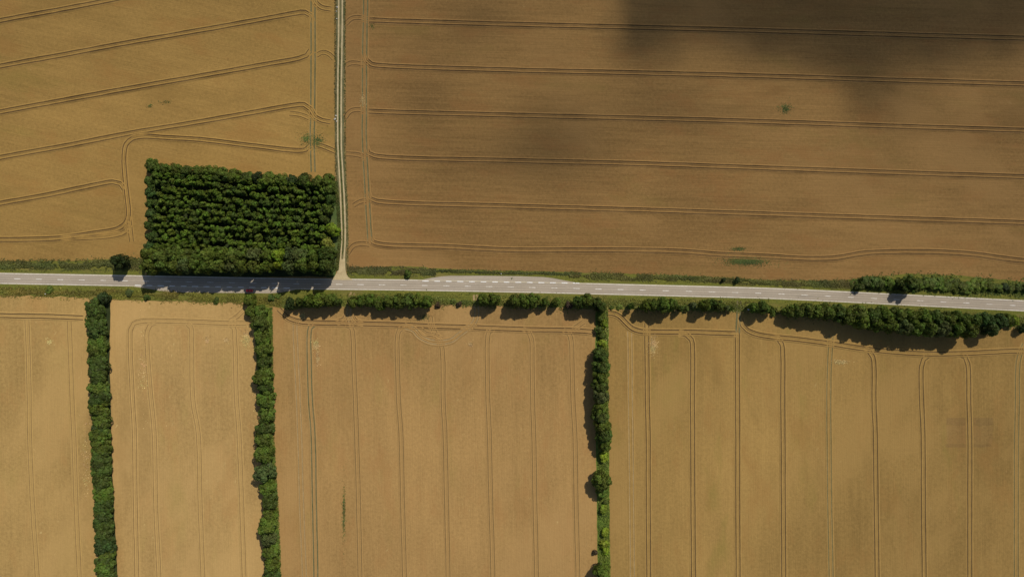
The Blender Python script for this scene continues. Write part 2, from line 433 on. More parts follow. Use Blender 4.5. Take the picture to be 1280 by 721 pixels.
def road_y(x):
    for (x0, y0), (x1, y1) in zip(ROAD, ROAD[1:]):
        if x0 <= x <= x1:
            return y0 + (y1 - y0) * (x - x0) / (x1 - x0)

def dashes(name, items, length, width, mat, label, z):
    v, f = [], []
    for (x, y) in items:
        s = (road_y(x + 5) - road_y(x - 5)) / 10
        d = Vector((1, -s, 0)).normalized(); n = Vector((-d.y, d.x, 0))
        c = P(x, y); ln = length * random.uniform(0.9, 1.06)
        b = len(v)
        for sx, sy in ((-1, -1), (1, -1), (1, 1), (-1, 1)):
            q = c + d * sx * ln / 2 + n * sy * width / 2
            v.append((q.x, q.y, z))
        f.append((b, b + 1, b + 2, b + 3))
    o = mesh_obj(name, v, f, [mat], road)
    o['label'] = label
    return o

xs, x = [], 22.0
while x > -560: x -= 26.8
while x < 1900:
    xs.append(x)
    x += 26.8 if x < 640 else (27.6 if x < 800 else 28.9)
dashes('centre_line', [(x, road_y(x) + 0.1) for x in xs], 3.9, 0.42, M_PAINT, 'dashed worn white centre line', 0.172)
dashes('lay_by_line', [(532 + 14.47 * i, 351.2 + 0.2 * i) for i in range(14)], 3.7, 0.52, M_PAINT_NEW, 'short thick white dashes beside the upper lay-by', 0.135)
dashes('lay_by_line', [(172.5 + 14.3 * i, 356.6 + 0.26 * i) for i in range(14)], 3.7, 0.5, M_PAINT_NEW, 'short thick white dashes beside the shaded lay-by', 0.135)
# edge lines
for side, spans in ((1, ((-1200, 524), (727, 2500))), (-1, ((-1200, 166), (372, 2500)))):
    v, f, mi = [], [], []
    for a, b in spans:
        ln = [p for p in road_line if (a - CX) * S <= p.x <= (b - CX) * S]
        ribbon_data(ln, [(side * 3.05 - 0.13, 0), (side * 3.05 + 0.13, 0)], v, f, mi, 0.128, taper=False)
    e = mesh_obj('edge_line', v, f, [M_PAINT], road)
    e['label'] = 'thin white line along the %s edge of the road' % ('upper' if side > 0 else 'lower')

# ------------------------------------------------------------------ dirt track
TRACK = [(430, -900), (428, -300), (426.3, -30), (425.8, 0), (425.3, 60), (424.6, 100), (424.4, 150), (424.6, 185), (426.6, 220), (428.4, 255), (429.4, 285), (429.2, 305), (428, 322), (427, 334), (426.4, 347)]
tl = catmull(TRACK, 2.0)
v, f, mi = [], [], []
ribbon_data(tl, [(-2.9, 0), (-1.7, 0.06), (1.7, 0.06), (2.9, 0)], v, f, mi, 0.045, wob=0.35, seed=4, taper=False)
tag(mesh_obj('path_verge', v, f, [M_RUT_GREEN]), 'grassy bed and margins of the dirt track', 'path', kind='structure')
v, f, mi = [], [], []
for s in (-1, 1):
    ribbon_data(tl, [(s * 1.1 - 0.42, 0), (s * 1.1 + 0.42, 0)], v, f, mi, 0.125, wob=0.12, seed=8 + s, taper=False)
tag(mesh_obj('path', v, f, [M_TRACK]), 'pale dirt track with two wheel ruts running up to the top edge', 'path', kind='structure')
polygon('path_apron', [(414, 349.5), (418.5, 345), (421.5, 340), (423.6, 332), (425, 322), (426.5, 322.5), (427.5, 325), (429, 323), (431.2, 323), (431.6, 333), (432.5, 341), (435, 346), (441, 350)], 0.13, M_TRACK, 'pale gravel mouth of the dirt track at the road', 'path', rag=0.15, step=1.0)

# ------------------------------------------------------------------ wheel tracks in the crops
PROFILE = lambda w: [(-w - 0.9, 0.0), (-w - 0.27, 0.36), (-w * 0.9, 0.01), (w * 0.9, 0.01), (w + 0.27, 0.36), (w + 0.9, 0.0)]
track_n = [0]
def wheel_track(pts, crop, soil=M_RUT, half=0.27, gauge=1.22, label='', depth=1.0, wob=0.12, step=2.5, flat=False):
    track_n[0] += 1
    z = (0.055 if flat else 0.030) + 0.0021 * (track_n[0] % 60) / 4
    ln = catmull(pts, step)
    v, f, mi = [], [], []
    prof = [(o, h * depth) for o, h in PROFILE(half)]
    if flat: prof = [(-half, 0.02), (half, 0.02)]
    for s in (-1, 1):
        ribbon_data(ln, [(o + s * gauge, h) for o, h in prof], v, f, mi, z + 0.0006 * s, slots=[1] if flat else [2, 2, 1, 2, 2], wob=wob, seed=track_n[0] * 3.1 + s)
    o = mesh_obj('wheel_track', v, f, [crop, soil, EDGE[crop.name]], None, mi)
    tag(o, label, 'wheel track', 'tractor wheel tracks through the crops', 'structure')

ordw = ['first', 'second', 'third', 'fourth', 'fifth', 'sixth', 'seventh', 'eighth', 'ninth', 'tenth', 'eleventh', 'twelfth', 'thirteenth', 'fourteenth', 'fifteenth', 'sixteenth', 'seventeenth', 'eighteenth', 'nineteenth']
def ordinal(i):   # 1-based
    if i < 20: return ordw[i - 1]
    tens = {2: ('twentieth', 'twenty'), 3: ('thirtieth', 'thirty'), 4: ('fortieth', 'forty')}[i // 10]
    return tens[0] if i % 10 == 0 else tens[1] + '-' + ordw[i % 10 - 1]

NE = [
    [(458, 25.5), (480, 26.5), (640, 31.2), (800, 35), (960, 39.3), (1120, 44), (1280, 48.5), (1700, 62)],
    [(455.5, 66), (458, 76), (464, 81), (475, 82.6), (640, 88.4), (800, 92), (960, 96), (1120, 101), (1280, 105.8), (1700, 119)],
    [(458, 139.5), (480, 140.5), (640, 144.7), (800, 148.5), (960, 153), (1120, 158.5), (1280, 163.6), (1700, 178)],
    [(457, 183), (460, 192), (468, 195.5), (640, 201.3), (800, 205.3), (960, 210.8), (1120, 216.4), (1280, 221.5), (1700, 236)],
    [(459, 240), (462, 248.5), (470, 251.8), (640, 258.3), (800, 263), (960, 268.2), (1120, 273.6), (1280, 278.8), (1700, 293)],
    [(462, 296), (465, 302), (475, 305.5), (560, 309), (640, 312.8), (720, 312.8), (800, 313.2), (850, 314.6), (900, 318.2), (960, 320.8), (1010, 323.5), (1045, 322.5), (1080, 316.8), (1130, 314.8), (1180, 315.6), (1220, 318.5), (1250, 322.5), (1280, 326), (1700, 350)],
]
for i, pts in enumerate(NE):
    wheel_track(pts, M_NE, depth=1.0, label='dark paired wheel ruts, %s from the top across the upper right field' % ordinal(i + 1))
wheel_track([(457, -300), (457, 0), (456.5, 30), (455.6, 70), (455.4, 140), (455.2, 170), (456.5, 200), (459, 245), (460.5, 275), (462.5, 306)], M_NE, M_RUT_GREEN, 0.45, label='weedy vertical wheel ruts along the left end of the upper right field', depth=0.5)
for k_, pts in enumerate(([(457, 24), (447, 22.5), (439, 24), (432.5, 30)], [(456, 81), (446, 79.5), (438, 79.5), (433, 82)], [(456, 139), (447, 137.5), (438, 139.5), (431, 148)], [(457, 197), (447, 194), (436, 193), (432, 192.5)], [(460, 251), (450, 252.5), (442, 257)], [(462, 306), (450, 305), (441, 308), (434.5, 317)])):
    wheel_track(pts, M_NE, M_RUT, 0.22, label='short curved turning ruts right of the dirt track, %s from the top' % ordinal(k_ + 1), depth=0.5, step=1.2)

NW = [
    [(-400, 118), (-5, 27.7), (80, 12), (160, -4), (400, -58)],
    [(-400, 165), (0, 83.5), (80, 69), (160, 54.2), (240, 40.5), (320, 26.3), (370, 17.3), (381, 16.2), (388, 20), (391, 29)],
    [(-400, 222), (0, 140.8), (80, 126), (160, 111.5), (240, 97.5), (320, 83.3), (374, 73.5), (383, 70), (388, 63)],
    [(-400, 277), (0, 197.6), (92, 181), (160, 167.5), (240, 154.5), (320, 140.6), (368, 132.2), (380, 131.5), (388, 137), (394, 147), (402, 151), (413, 152.8)],
    [(388, 182), (382, 187.5), (372, 188.6), (320, 183.3), (250, 175.2), (200, 172.2), (180, 171), (166, 173.5), (157.5, 181), (154.8, 197), (156, 220), (158.5, 245), (160.5, 268), (157, 279), (147, 286.5), (120, 291.5), (75, 297.8), (40, 299.5), (0, 299.8), (-400, 296)],
    [(-400, 330), (0, 254.8), (60, 244), (120, 231.5), (141, 228), (150, 230), (156, 238)],
]
for i, pts in enumerate(NW):
    wheel_track(pts, M_NW, label='paired wheel ruts slanting across the upper left field, %s from the top' % ordinal(i + 1))
wheel_track([(75, 298.5), (110, 297.5), (145, 294), (157, 289.5), (161.5, 280)], M_NW, half=0.2, depth=0.6, label='faint second loop of ruts at the lower corner of the upper left field')
wheel_track([(161, 270), (163, 290), (164.5, 302)], M_NW, half=0.2, depth=0.5, label='short faint ruts left of the plantation')
wheel_track([(391.5, -300), (391.3, 0), (391.3, 70), (390.8, 130), (390.3, 180), (391.5, 215)], M_NW, M_RUT_GREEN, 0.5, label='weedy vertical wheel ruts left of the dirt track', depth=0.45)
wheel_track([(391, -6), (395, 4), (402, 10), (414, 12)], M_NW, half=0.22, depth=0.6, label='curved turning ruts near the top of the dirt track', step=1.2)
wheel_track([(395, 181), (405, 184), (420, 190)], M_NW, half=0.25, depth=0.8, label='short ruts joining the dirt track above the plantation', step=1.2)
wheel_track([(395, 70), (404, 66), (412, 69), (417, 74)], M_NW, half=0.2, depth=0.4, label='faint turning ruts left of the dirt track', step=1.2)
wheel_track([(362, 142), (375, 144), (389, 149)], M_NW, half=0.18, depth=0.5, label='faint branch ruts above the plantation', step=1.2)

south = []
def SW(pts, crop, label, soil=None, half=0.17, depth=0.26, **k):
    soil = soil or (M_RUT_FAINT if crop in (M_S1, M_S2) else M_RUT_MID if crop == M_S3 else M_RUT)
    wheel_track(pts, crop, soil, half, label=label, depth=depth, **k)

SW([(-500, 380), (-5, 394.3), (60, 395.5), (104, 397.3)], M_S1, 'paired ruts along the road end of the far left field', soil=M_RUT, depth=0.9, half=0.28)
SW([(33.5, 398), (34.5, 420), (36.5, 500), (36.8, 541), (40, 620), (46.5, 721), (70, 1100)], M_S1, 'faint vertical ruts through the far left field, left pair')
SW([(86.5, 400), (87.5, 430), (90, 500), (92, 541), (95, 630), (99, 721), (115, 1100)], M_S1, 'faint vertical ruts through the far left field, pair beside the hedgerow')
SW([(181, 1100), (171, 721), (168.8, 620), (167.8, 541), (164.5, 480), (162.6, 430), (163.2, 412), (167, 404.5), (177, 401.4), (200, 401), (240, 402.2), (285, 404), (308, 404)], M_S2, 'ruts rounding the corner of the field between the left hedgerows', depth=0.5, half=0.2)
SW([(210, 1100), (198.5, 721), (194.5, 630), (192.5, 541), (187, 480), (183.8, 430), (184, 414), (187.5, 406.5), (197, 402.5)], M_S2, 'second vertical ruts from the left between the left hedgerows', depth=0.35)
SW([(233, 403.5), (238.5, 409), (239.5, 430), (241, 500), (247.5, 541), (250, 630), (253.5, 721), (265, 1100)], M_S2, 'third vertical ruts from the left between the left hedgerows')
SW([(284, 404), (291.5, 409), (293.5, 430), (295.5, 500), (298.5, 541), (302, 630), (305, 721), (318, 1100)], M_S2, 'fourth vertical ruts from the left between the left hedgerows')
SW([(286, 402), (296, 396), (305, 387)], M_S2, 'short slanting ruts left of the second hedgerow', depth=0.8)
# middle field
SW([(348, 386), (354, 392), (362, 398), (375, 402), (390, 403.2), (435, 404.2), (500, 406), (540, 407.6), (600, 409.6), (660, 411.8), (715, 413), (744, 415)], M_S3, 'deep ruts along the road end of the middle field', half=0.26, depth=1.0, soil=M_RUT)
SW([(369, 402), (368.8, 412), (370, 440), (372, 480), (374.5, 541), (377, 630), (380.5, 721), (390, 1100)], M_S3, 'pale vertical ruts nearest the second hedgerow', M_RUT_PALE, 0.3)
SW([(394, 404.5), (388, 409), (386.3, 420), (386.5, 450), (388, 500), (391, 541), (393, 630), (394.8, 721), (400, 1100)], M_S3, 'green weedy vertical ruts at the left of the middle field', M_RUT_GREEN, 0.42, 0.5)
v, f, mi = [], [], []
ribbon_data(catmull([(386.8, 412), (386.8, 450), (387.8, 480), (388.8, 506)], 1.5), [(-0.55, 0), (0.55, 0)], v, f, mi, 0.06, wob=0.3, seed=2)
tag(mesh_obj('weed_strip', v, f, [M_RUT_GRASS]), 'thin green strip of weeds at the left of the middle field', 'weeds', kind='structure')
for i, pts in enumerate((
    [(430, 405), (438.5, 409), (441, 420), (442, 450), (444, 500), (445.5, 541), (448, 630), (450, 721), (456, 1100)],
    [(507, 408), (499, 412.5), (496.5, 424), (497, 460), (498, 500), (501, 541), (503, 630), (505.5, 721), (511, 1100)],
    [(538, 396), (539.5, 408), (546, 420), (551.5, 431), (553.5, 450), (553.8, 500), (556, 541), (558, 630), (560, 721), (565, 1100)],
    [(619, 410.5), (611.5, 414.5), (609.2, 426), (609, 460), (609.8, 500), (611.4, 541), (613.5, 630), (616, 721), (621, 1100)],
    [(652, 411.8), (661, 415.5), (664.2, 424), (665, 460), (665.6, 500), (667, 541), (668.5, 630), (670.5, 721), (675, 1100)],
    [(702, 413), (710.5, 416.5), (713.8, 426), (715, 460), (716, 500), (718.3, 541), (720, 630), (722.3, 721), (727, 1100)])):
    SW(pts, M_S3, 'vertical ruts through the middle field, %s of six evenly spaced pairs' % ordinal(i + 1), depth=0.3, half=0.18)
SW([(505, 408), (517, 412), (525, 420.5), (537, 426.5), (551, 428), (565, 425), (574, 418), (582, 412.5), (592, 404), (596, 392), (595.5, 384)], M_S3, 'curved loop of pale ruts around a turning spot in the middle field', M_RUT_PALE, 0.36, 0.9, step=1.2)
SW([(524, 411), (532, 417), (543, 419), (552, 424)], M_S3, 'short ruts inside the turning loop', depth=0.7, step=1.2)
SW([(594, 368.5), (594.5, 376), (595.5, 388)], M_S3, 'worn crossing from the road into the middle field, right one', M_RUT_PALE, 0.6, 0.3, gauge=0.9, step=1.0, flat=True)
SW([(441, 365.5), (438, 374), (436.2, 388), (436.5, 396), (438.5, 403)], M_S3, 'pale worn gateway ruts opposite the dirt track', M_RUT_PALE, 0.5, 0.4, gauge=1.0, step=1.0, flat=True)
SW([(433.5, 392), (430, 399), (420, 403)], M_S3, 'ruts curving left from the gateway', depth=0.8, step=1.0)
SW([(440, 394), (444, 401), (455, 404.5)], M_S3, 'ruts curving right from the gateway', depth=0.8, step=1.0)
SW([(716, 412), (722, 407.5), (730, 402)], M_S3, 'short ruts towards the right hedgerow', depth=0.6, step=1.0)
# right field
SW([(757, 391.5), (766, 391.8), (774, 395.5), (782, 403.5), (790, 410.5), (800, 414), (820, 414.8), (870, 415.2), (914, 416.8), (922, 416.5)], M_S4, 'ruts bending down beside the right hedgerow then along the field end', half=0.3, depth=1.0, step=1.5)
SW([(926, 398), (928, 407), (934, 413), (945, 417.5), (962, 420.5), (1000, 424.5), (1040, 429.8), (1085, 436.5), (1120, 440), (1160, 442.2), (1200, 441.8), (1240, 440), (1280, 438.5), (1700, 450)], M_S4, 'ruts along the top of the right field below the tree belt', half=0.24, depth=1.0)
SW([(924, 376), (923.5, 388), (922.5, 404), (922, 416)], M_S4, 'green worn crossing from the road into the right field', M_RUT_GREEN, 0.5, 0.3, gauge=1.0, step=1.0, flat=True)
S4L = (
    ([(787, 414), (787.5, 440), (788, 500), (788.6, 541), (789.5, 630), (790.5, 721), (794, 1100)], M_RUT_PALE),
    ([(808.5, 404), (808.3, 420), (808.6, 460), (809, 500), (810, 541), (810.2, 630), (810.8, 721), (814, 1100)], M_RUT),
    ([(848, 416.5), (858, 418.5), (864, 424.5), (865.5, 436), (865.3, 500), (865.6, 541), (866, 630), (866.6, 721), (869, 1100)], M_RUT),
    ([(921.5, 416), (921.5, 440), (921.8, 500), (922, 541), (922, 630), (922.5, 721), (925, 1100)], M_RUT),
    ([(962, 421), (972, 423), (977, 430), (978.2, 445), (978.3, 500), (978.6, 541), (979, 630), (979.6, 721), (982, 1100)], M_RUT),
    ([(1039, 418), (1038, 432), (1036.5, 460), (1035.8, 500), (1036, 541), (1037, 630), (1038.6, 721), (1042, 1100)], M_RUT_GREEN),
    ([(1076, 435.5), (1086, 439), (1090.8, 446), (1092.3, 460), (1092.3, 500), (1093.8, 541), (1095, 630), (1096.2, 721), (1100, 1100)], M_RUT),
    ([(1162, 443.5), (1154.5, 449), (1151.6, 458), (1151.2, 480), (1151.8, 500), (1153.5, 541), (1154, 630), (1155, 721), (1158, 1100)], M_RUT),
    ([(1197, 442.5), (1206, 446), (1209.5, 455), (1210.8, 480), (1210.8, 500), (1212, 541), (1212, 630), (1212, 721), (1213, 1100)], M_RUT),
    ([(1281, 430), (1276, 440), (1272.5, 452), (1271.6, 470), (1271.6, 500), (1270.6, 541), (1270.2, 630), (1270, 721), (1270, 1100)], M_RUT_GREEN))
for i, (pts, soil) in enumerate(S4L):
    SW(pts, M_S4, 'vertical ruts through the right field, %s pair from the hedgerow' % ordinal(i + 1), soil, 0.27, 0.5)

# ------------------------------------------------------------------ foliage meshes
def crown_mesh(name, seed, n_lump, n_leaf, leaf, mat, shape='dome', lump=(0.26, 0.44), zlo=0.22):
    """Normalised crown: radius 1, height 0..1. Leaf sprays on the shells of many boughs plus a sparser inside."""
    rnd = random.Random(seed)
    lumps = []
    tries = 0
    while len(lumps) < n_lump and tries < 4000:
        tries += 1
        u = rnd.random()
        zz = zlo + (1 - zlo) * (rnd.random() ** 0.8)
        t = (zz - zlo) / (1 - zlo)
        if shape == 'dome':   rr = math.sqrt(max(0.0, 1 - max(0, (t - 0.35) / 0.65) ** 2)) * (0.75 + 0.25 * min(1, t / 0.3))
        elif shape == 'cone': rr = (1.05 - 0.72 * t)
        else:                 rr = math.sqrt(max(0.0, 1 - (2 * t - 1) ** 2)) * 0.9 + 0.15
        lr = rnd.uniform(*lump) * (0.8 + 0.2 * rr)
        a = rnd.uniform(0, math.tau); q = (rr - lr * 0.75) * math.sqrt(rnd.uniform(0.12, 1))
        if q < 0: q = 0
        c = Vector((math.cos(a) * q, math.sin(a) * q, min(zz, 1 - lr * 0.32)))
        if all((Vector((c.x - d.x, c.y - d.y, (c.z - d.z) * 1.5))).length > 0.5 * lr for d, _, _ in lumps):
            lumps.append((c, lr, rnd.random()))
    asp = 0.75          # bough flattening in normalised z (crowns are about as tall as wide)
    verts, faces, tint = [], [], []
    made = 0; guard = 0
    while made < n_leaf and guard < n_leaf * 6:
        guard += 1
        c, lr, lt = lumps[rnd.randrange(len(lumps))]
        d = Vector((rnd.gauss(0, 1), rnd.gauss(0, 1), rnd.gauss(0.25, 1))).normalized()
        depth = 1 - abs(rnd.gauss(0, 0.10)) if rnd.random() < 0.85 else rnd.uniform(0.4, 0.9)
        p = Vector((c.x + d.x * lr * depth, c.y + d.y * lr * depth, c.z + d.z * lr * depth * asp * 0.62))
        inside = sum(1 for e, er, _ in lumps if ((p.x - e.x) ** 2 + (p.y - e.y) ** 2 + ((p.z - e.z) / (asp * 0.62)) ** 2) < (er * 0.82) ** 2)
        if inside and rnd.random() < 0.8: continue
        n = (d + Vector((rnd.gauss(0, .45), rnd.gauss(0, .45), rnd.gauss(0.15, .45)))).normalized()
        t1 = n.cross(Vector((rnd.gauss(0, 1), rnd.gauss(0, 1), rnd.gauss(0, 1)))).normalized()
        t2 = n.cross(t1)
        s = leaf * rnd.uniform(0.6, 1.35); s2 = s * rnd.uniform(0.5, 0.85)
        b = len(verts)
        for a1, a2 in ((-1, 0), (-0.15, -1), (1, 0.1), (0.1, 1)):
            q = t1 * a1 * s + t2 * a2 * s2
            verts.append((p.x + q.x, p.y + q.y, max(0.02, p.z + q.z * 0.6)))
        faces.append((b, b + 1, b + 2, b + 3))
        tint.append((0.55 * lt + 0.45 * rnd.random(), rnd.random() * 0.5 + 0.5 * lt))
        made += 1
    me = bpy.data.meshes.new(name)
    me.from_pydata(verts, [], faces)
    at = me.attributes.new('tint', 'FLOAT_COLOR', 'FACE')
    flat = []
    for a, b2 in tint: flat += [a, b2, 0, 1]
    at.data.foreach_set('color', flat)
    me.materials.append(mat); me.update()
    return me

def trunk_mesh(name, seed, r=0.07):
    rnd = random.Random(seed)
    verts, faces = [], []
    def tube(a, b, ra, rb, k=6):
        base = len(verts)
        ax = (b - a).normalized(); u = ax.orthogonal().normalized(); w_ = ax.cross(u)
        for c, rr in ((a, ra), (a.lerp(b, 0.5) + u * ra * 0.3, (ra + rb) / 2), (b, rb)):
            for i in range(k):
                t = math.tau * i / k
                verts.append(c + (u * math.cos(t) + w_ * math.sin(t)) * rr)
        for j in range(2):
            for i in range(k):
                faces.append((base + j * k + i, base + j * k + (i + 1) % k, base + (j + 1) * k + (i + 1) % k, base + (j + 1) * k + i))
        faces.append([base + 2 * k + i for i in range(k)])
    tube(Vector((0, 0, -0.01)), Vector((rnd.uniform(-.03, .03), rnd.uniform(-.03, .03), 0.62)), r, r * 0.5)
    for i in range(5):
        a = i * 1.256 + rnd.uniform(-.3, .3); z = rnd.uniform(0.26, 0.5)
        tube(Vector((0, 0, z)), Vector((math.cos(a) * 0.55, math.sin(a) * 0.55, z + rnd.uniform(0.18, 0.32))), r * 0.45, r * 0.12, 5)
    me = bpy.data.meshes.new(name)
    me.from_pydata([tuple(x) for x in verts], [], faces); me.materials.append(M_BARK); me.update()
    return me

BROAD = [crown_mesh('broad_crown', 100 + i, 38, 3200, 0.088, M_LEAF, 'dome', (0.2, 0.36)) for i in range(7)]
SMALL = [crown_mesh('small_crown', 200 + i, 13, 800, 0.15, M_LEAF, 'dome', (0.3, 0.5), 0.15) for i in range(4)]
BUSH = [crown_mesh('bush_crown', 300 + i, 12, 650, 0.17, M_LEAF, 'dome', (0.3, 0.5), 0.05) for i in range(4)]
CONE = [crown_mesh('plantation_crown', 400 + i, 14, 700, 0.16, M_NEEDLE, 'dome', (0.28, 0.42), 0.25) for i in range(5)]
COLUMN = [crown_mesh('column_crown', 500 + i, 16, 1200, 0.15, M_LEAF, 'oval', (0.3, 0.5), 0.08) for i in range(2)]
TRUNK = [trunk_mesh('trunk', 600 + i) for i in range(3)]

TONES = {
    'mid':    (0.094, 0.135, 0.016), 'dark': (0.066, 0.100, 0.015), 'deep': (0.036, 0.058, 0.013),
    'bright': (0.190, 0.255, 0.020), 'olive': (0.108, 0.148, 0.022), 'yellow': (0.21, 0.21, 0.032),
    'pine':   (0.090, 0.138, 0.014), 'blue': (0.055, 0.090, 0.018), 'rust': (0.080, 0.055, 0.026), 'grey': (0.090, 0.116, 0.030),
}
TWORD = {'mid': 'green', 'dark': 'dark green', 'deep': 'very dark', 'bright': 'bright yellow-green', 'olive': 'olive green', 'yellow': 'yellowish', 'pine': 'dark green', 'blue': 'bluish dark green', 'rust': 'brownish', 'grey': 'grey-green'}
tr = random.Random(5)
all_labels = {}

def tree(px, py, r_px, h, tone, label, cat='tree', meshes=BROAD, name='broadleaf_tree', group=None, aspect=(1, 1), zc=0.58, jit=0.12):
    base = P(px, py, zc * h)
    t = empty(name, (base.x, base.y, 0.05))
    tag(t, check_label(label), cat, group)
    if label in all_labels: print('DUPLABEL', label)
    all_labels[label] = 1
    rr = r_px * S * (H - zc * h) / H
    c = link_copy('crown', tr.choice(meshes), t)
    c.scale = (rr * aspect[0], rr * aspect[1], h * tr.uniform(0.94, 1.06))
    c.rotation_euler = (0, 0, tr.uniform(0, math.tau)) if aspect == (1, 1) else (0, 0, 0)
    k = 1 + tr.uniform(-jit, jit); col = TONES[tone]
    c.color = (col[0] * k * tr.uniform(0.92, 1.1), col[1] * k, col[2] * k * tr.uniform(0.9, 1.1), 1)
    b = link_copy('trunk', tr.choice(TRUNK), t)
    b.scale = (rr * 0.8, rr * 0.8, h * 0.9); b.rotation_euler = (0, 0, tr.uniform(0, 6.28))
    return t

# --- plantation interior
def top_edge(x):  return 206 + (x - 183) * 0.095
n_rows = 12
for r_ in range(n_rows):
    y0 = 219 + r_ * 8.75
    cols = 25; shown = 0
    for c_ in range(cols):
        x = 196 + c_ * 8.55 + (r_ % 2) * 4.0 + tr.uniform(-2.2, 2.2)
        y = y0 + (x - 195) * 0.062 + 1.0 * math.sin(c_ * 0.55 + r_ * 2.1) + tr.uniform(-1.8, 1.8)
        if y > 320: y = 320 + (y - 320) * 0.4
        lane = abs(y - (239 + (x - 195) * 0.18)) < 3.2 or abs(y - (286 + (x - 195) * 0.07)) < 2.0
        shown += 1
        h = tr.uniform(8.0, 10.2) if not lane else tr.uniform(4.8, 5.8)
        tree(x, y, tr.uniform(4.3, 5.5), h, tr.choice(['pine', 'pine', 'pine', 'dark', 'mid']),
             'plantation tree, %s from the left in the %s row from the top' % (ordinal(shown), ordinal(r_ + 1)),
             meshes=CONE, name='plantation_tree', group='plantation trees planted in rows', jit=0.22)
# --- plantation edges
G_ED = 'broadleaf trees edging the plantation'
for i in range(16):
    x = 190 + i * 14.7; y = 208.5 + (x - 183) * 0.09 + tr.uniform(-2, 2)
    tone = ['mid', 'mid', 'mid', 'dark', 'mid', 'mid', 'olive', 'mid', 'dark', 'deep', 'mid', 'mid', 'deep', 'dark', 'mid', 'mid'][i]
    tree(x, y, tr.uniform(8.5, 11), tr.uniform(8, 10), tone, '%s tree on the upper edge of the plantation, %s from the left' % (TWORD[tone], ordinal(i + 1)), group=G_ED)
for i in range(7):
    y = 228 + i * 13.5
    tone = tr.choice(['dark', 'deep', 'blue'])
    tree(189.5 + tr.uniform(-1, 1), y, tr.uniform(7.5, 9), tr.uniform(9, 11), tone, '%s tree on the left edge of the plantation, %s down' % (TWORD[tone], ordinal(i + 1)), group=G_ED)
for i, (x, y, r_, tone) in enumerate([(411, 237, 10, 'mid'), (413, 250, 8, 'dark'), (410, 262, 8, 'mid'), (405, 275, 7, 'dark'), (416, 288, 10, 'bright'), (409, 305, 9, 'yellow'), (414, 315, 8, 'dark'), (403, 318, 9, 'dark')]):
    tree(x, y, r_, 9.5, tone, '%s tree on the right edge of the plantation, %s down' % (TWORD[tone], ordinal(i + 1)), group=G_ED)
back = ['mid', 'olive', 'olive', 'olive', 'olive', 'olive', 'mid', 'olive', 'olive', 'grey', 'mid', 'bright', 'grey', 'grey', 'mid', 'dark']
for i in range(16):
    x = 192 + i * 14.3 + tr.uniform(-2, 2)
    tree(x, 320.5 + tr.uniform(-2, 2), tr.uniform(10.5, 12.5), tr.uniform(17.5, 19.5), back[i], '%s back row tree by the plantation road edge, %s from left' % (TWORD[back[i]], ordinal(i + 1)), group=G_ED)
front = ['mid', 'olive', 'olive', 'grey', 'olive', 'mid', 'olive', 'grey', 'olive', 'olive', 'mid', 'bright', 'grey', 'olive', 'mid', 'dark']
for i in range(16):
    x = 190 + i * 14.6 + tr.uniform(-2, 2)
    tree(x, 332 + tr.uniform(-1.5, 1.5), tr.uniform(10, 12.5) if i != 11 else 7, tr.uniform(19.5, 22), front[i], '%s tree overhanging the road below the plantation, %s from left' % (TWORD[front[i]], ordinal(i + 1)), group=G_ED)

# --- lone tree and bushes above the road
tree(150, 326.5, 10.5, 14, 'deep', 'lone dark round tree above the road at far left', name='broadleaf_tree')
tree(510, 342, 5.5, 3.2, 'dark', 'small dark round bush left of the upper lay-by', 'bush', BUSH, 'bush')
tree(904.5, 350, 3.4, 3.0, 'deep', 'left of two small dark bushes on the upper verge', 'bush', BUSH, 'bush', 'pair of small bushes on the upper verge')
tree(921.5, 350.5, 4.4, 3.2, 'deep', 'right of two small dark bushes on the upper verge', 'bush', BUSH, 'bush', 'pair of small bushes on the upper verge')

# --- thicket above the right end of the road
xs_ = [1074, 1083, 1092, 1101, 1111, 1121, 1130, 1148, 1157, 1166, 1175, 1184, 1193, 1202, 1211, 1220, 1229, 1238, 1247, 1256, 1265, 1274, 1283, 1293]
ty = lambda x: 352.6 + max(0, x - 1140) * 0.052 + (3 if x < 1080 else 0) - (0 if x > 1100 else 0)
for i, x in enumerate(xs_):
    tone = tr.choice(['mid', 'mid', 'dark', 'olive', 'mid', 'mid']) if i > 3 else 'dark'
    if x == 1256: tone = 'deep'
    small = 6.8 if x < 1080 or x > 1225 else 9.3
    tree(x + tr.uniform(-1.5, 1.5), ty(x) + 1 + tr.uniform(-1.5, 1.5), small + tr.uniform(-.8, .8), tr.uniform(3.6, 4.8) if x < 1180 else tr.uniform(2.6, 3.6), tone,
         '%s bush in the thicket above the right road, %s from the left' % (TWORD[tone], ordinal(i + 1)), 'bush', BUSH, 'bush', 'bushes of the thicket above the right end of the road')
tree(1137, 356, 12.5, 13.5, 'dark', 'tall dark tree standing out of the thicket above the right road')

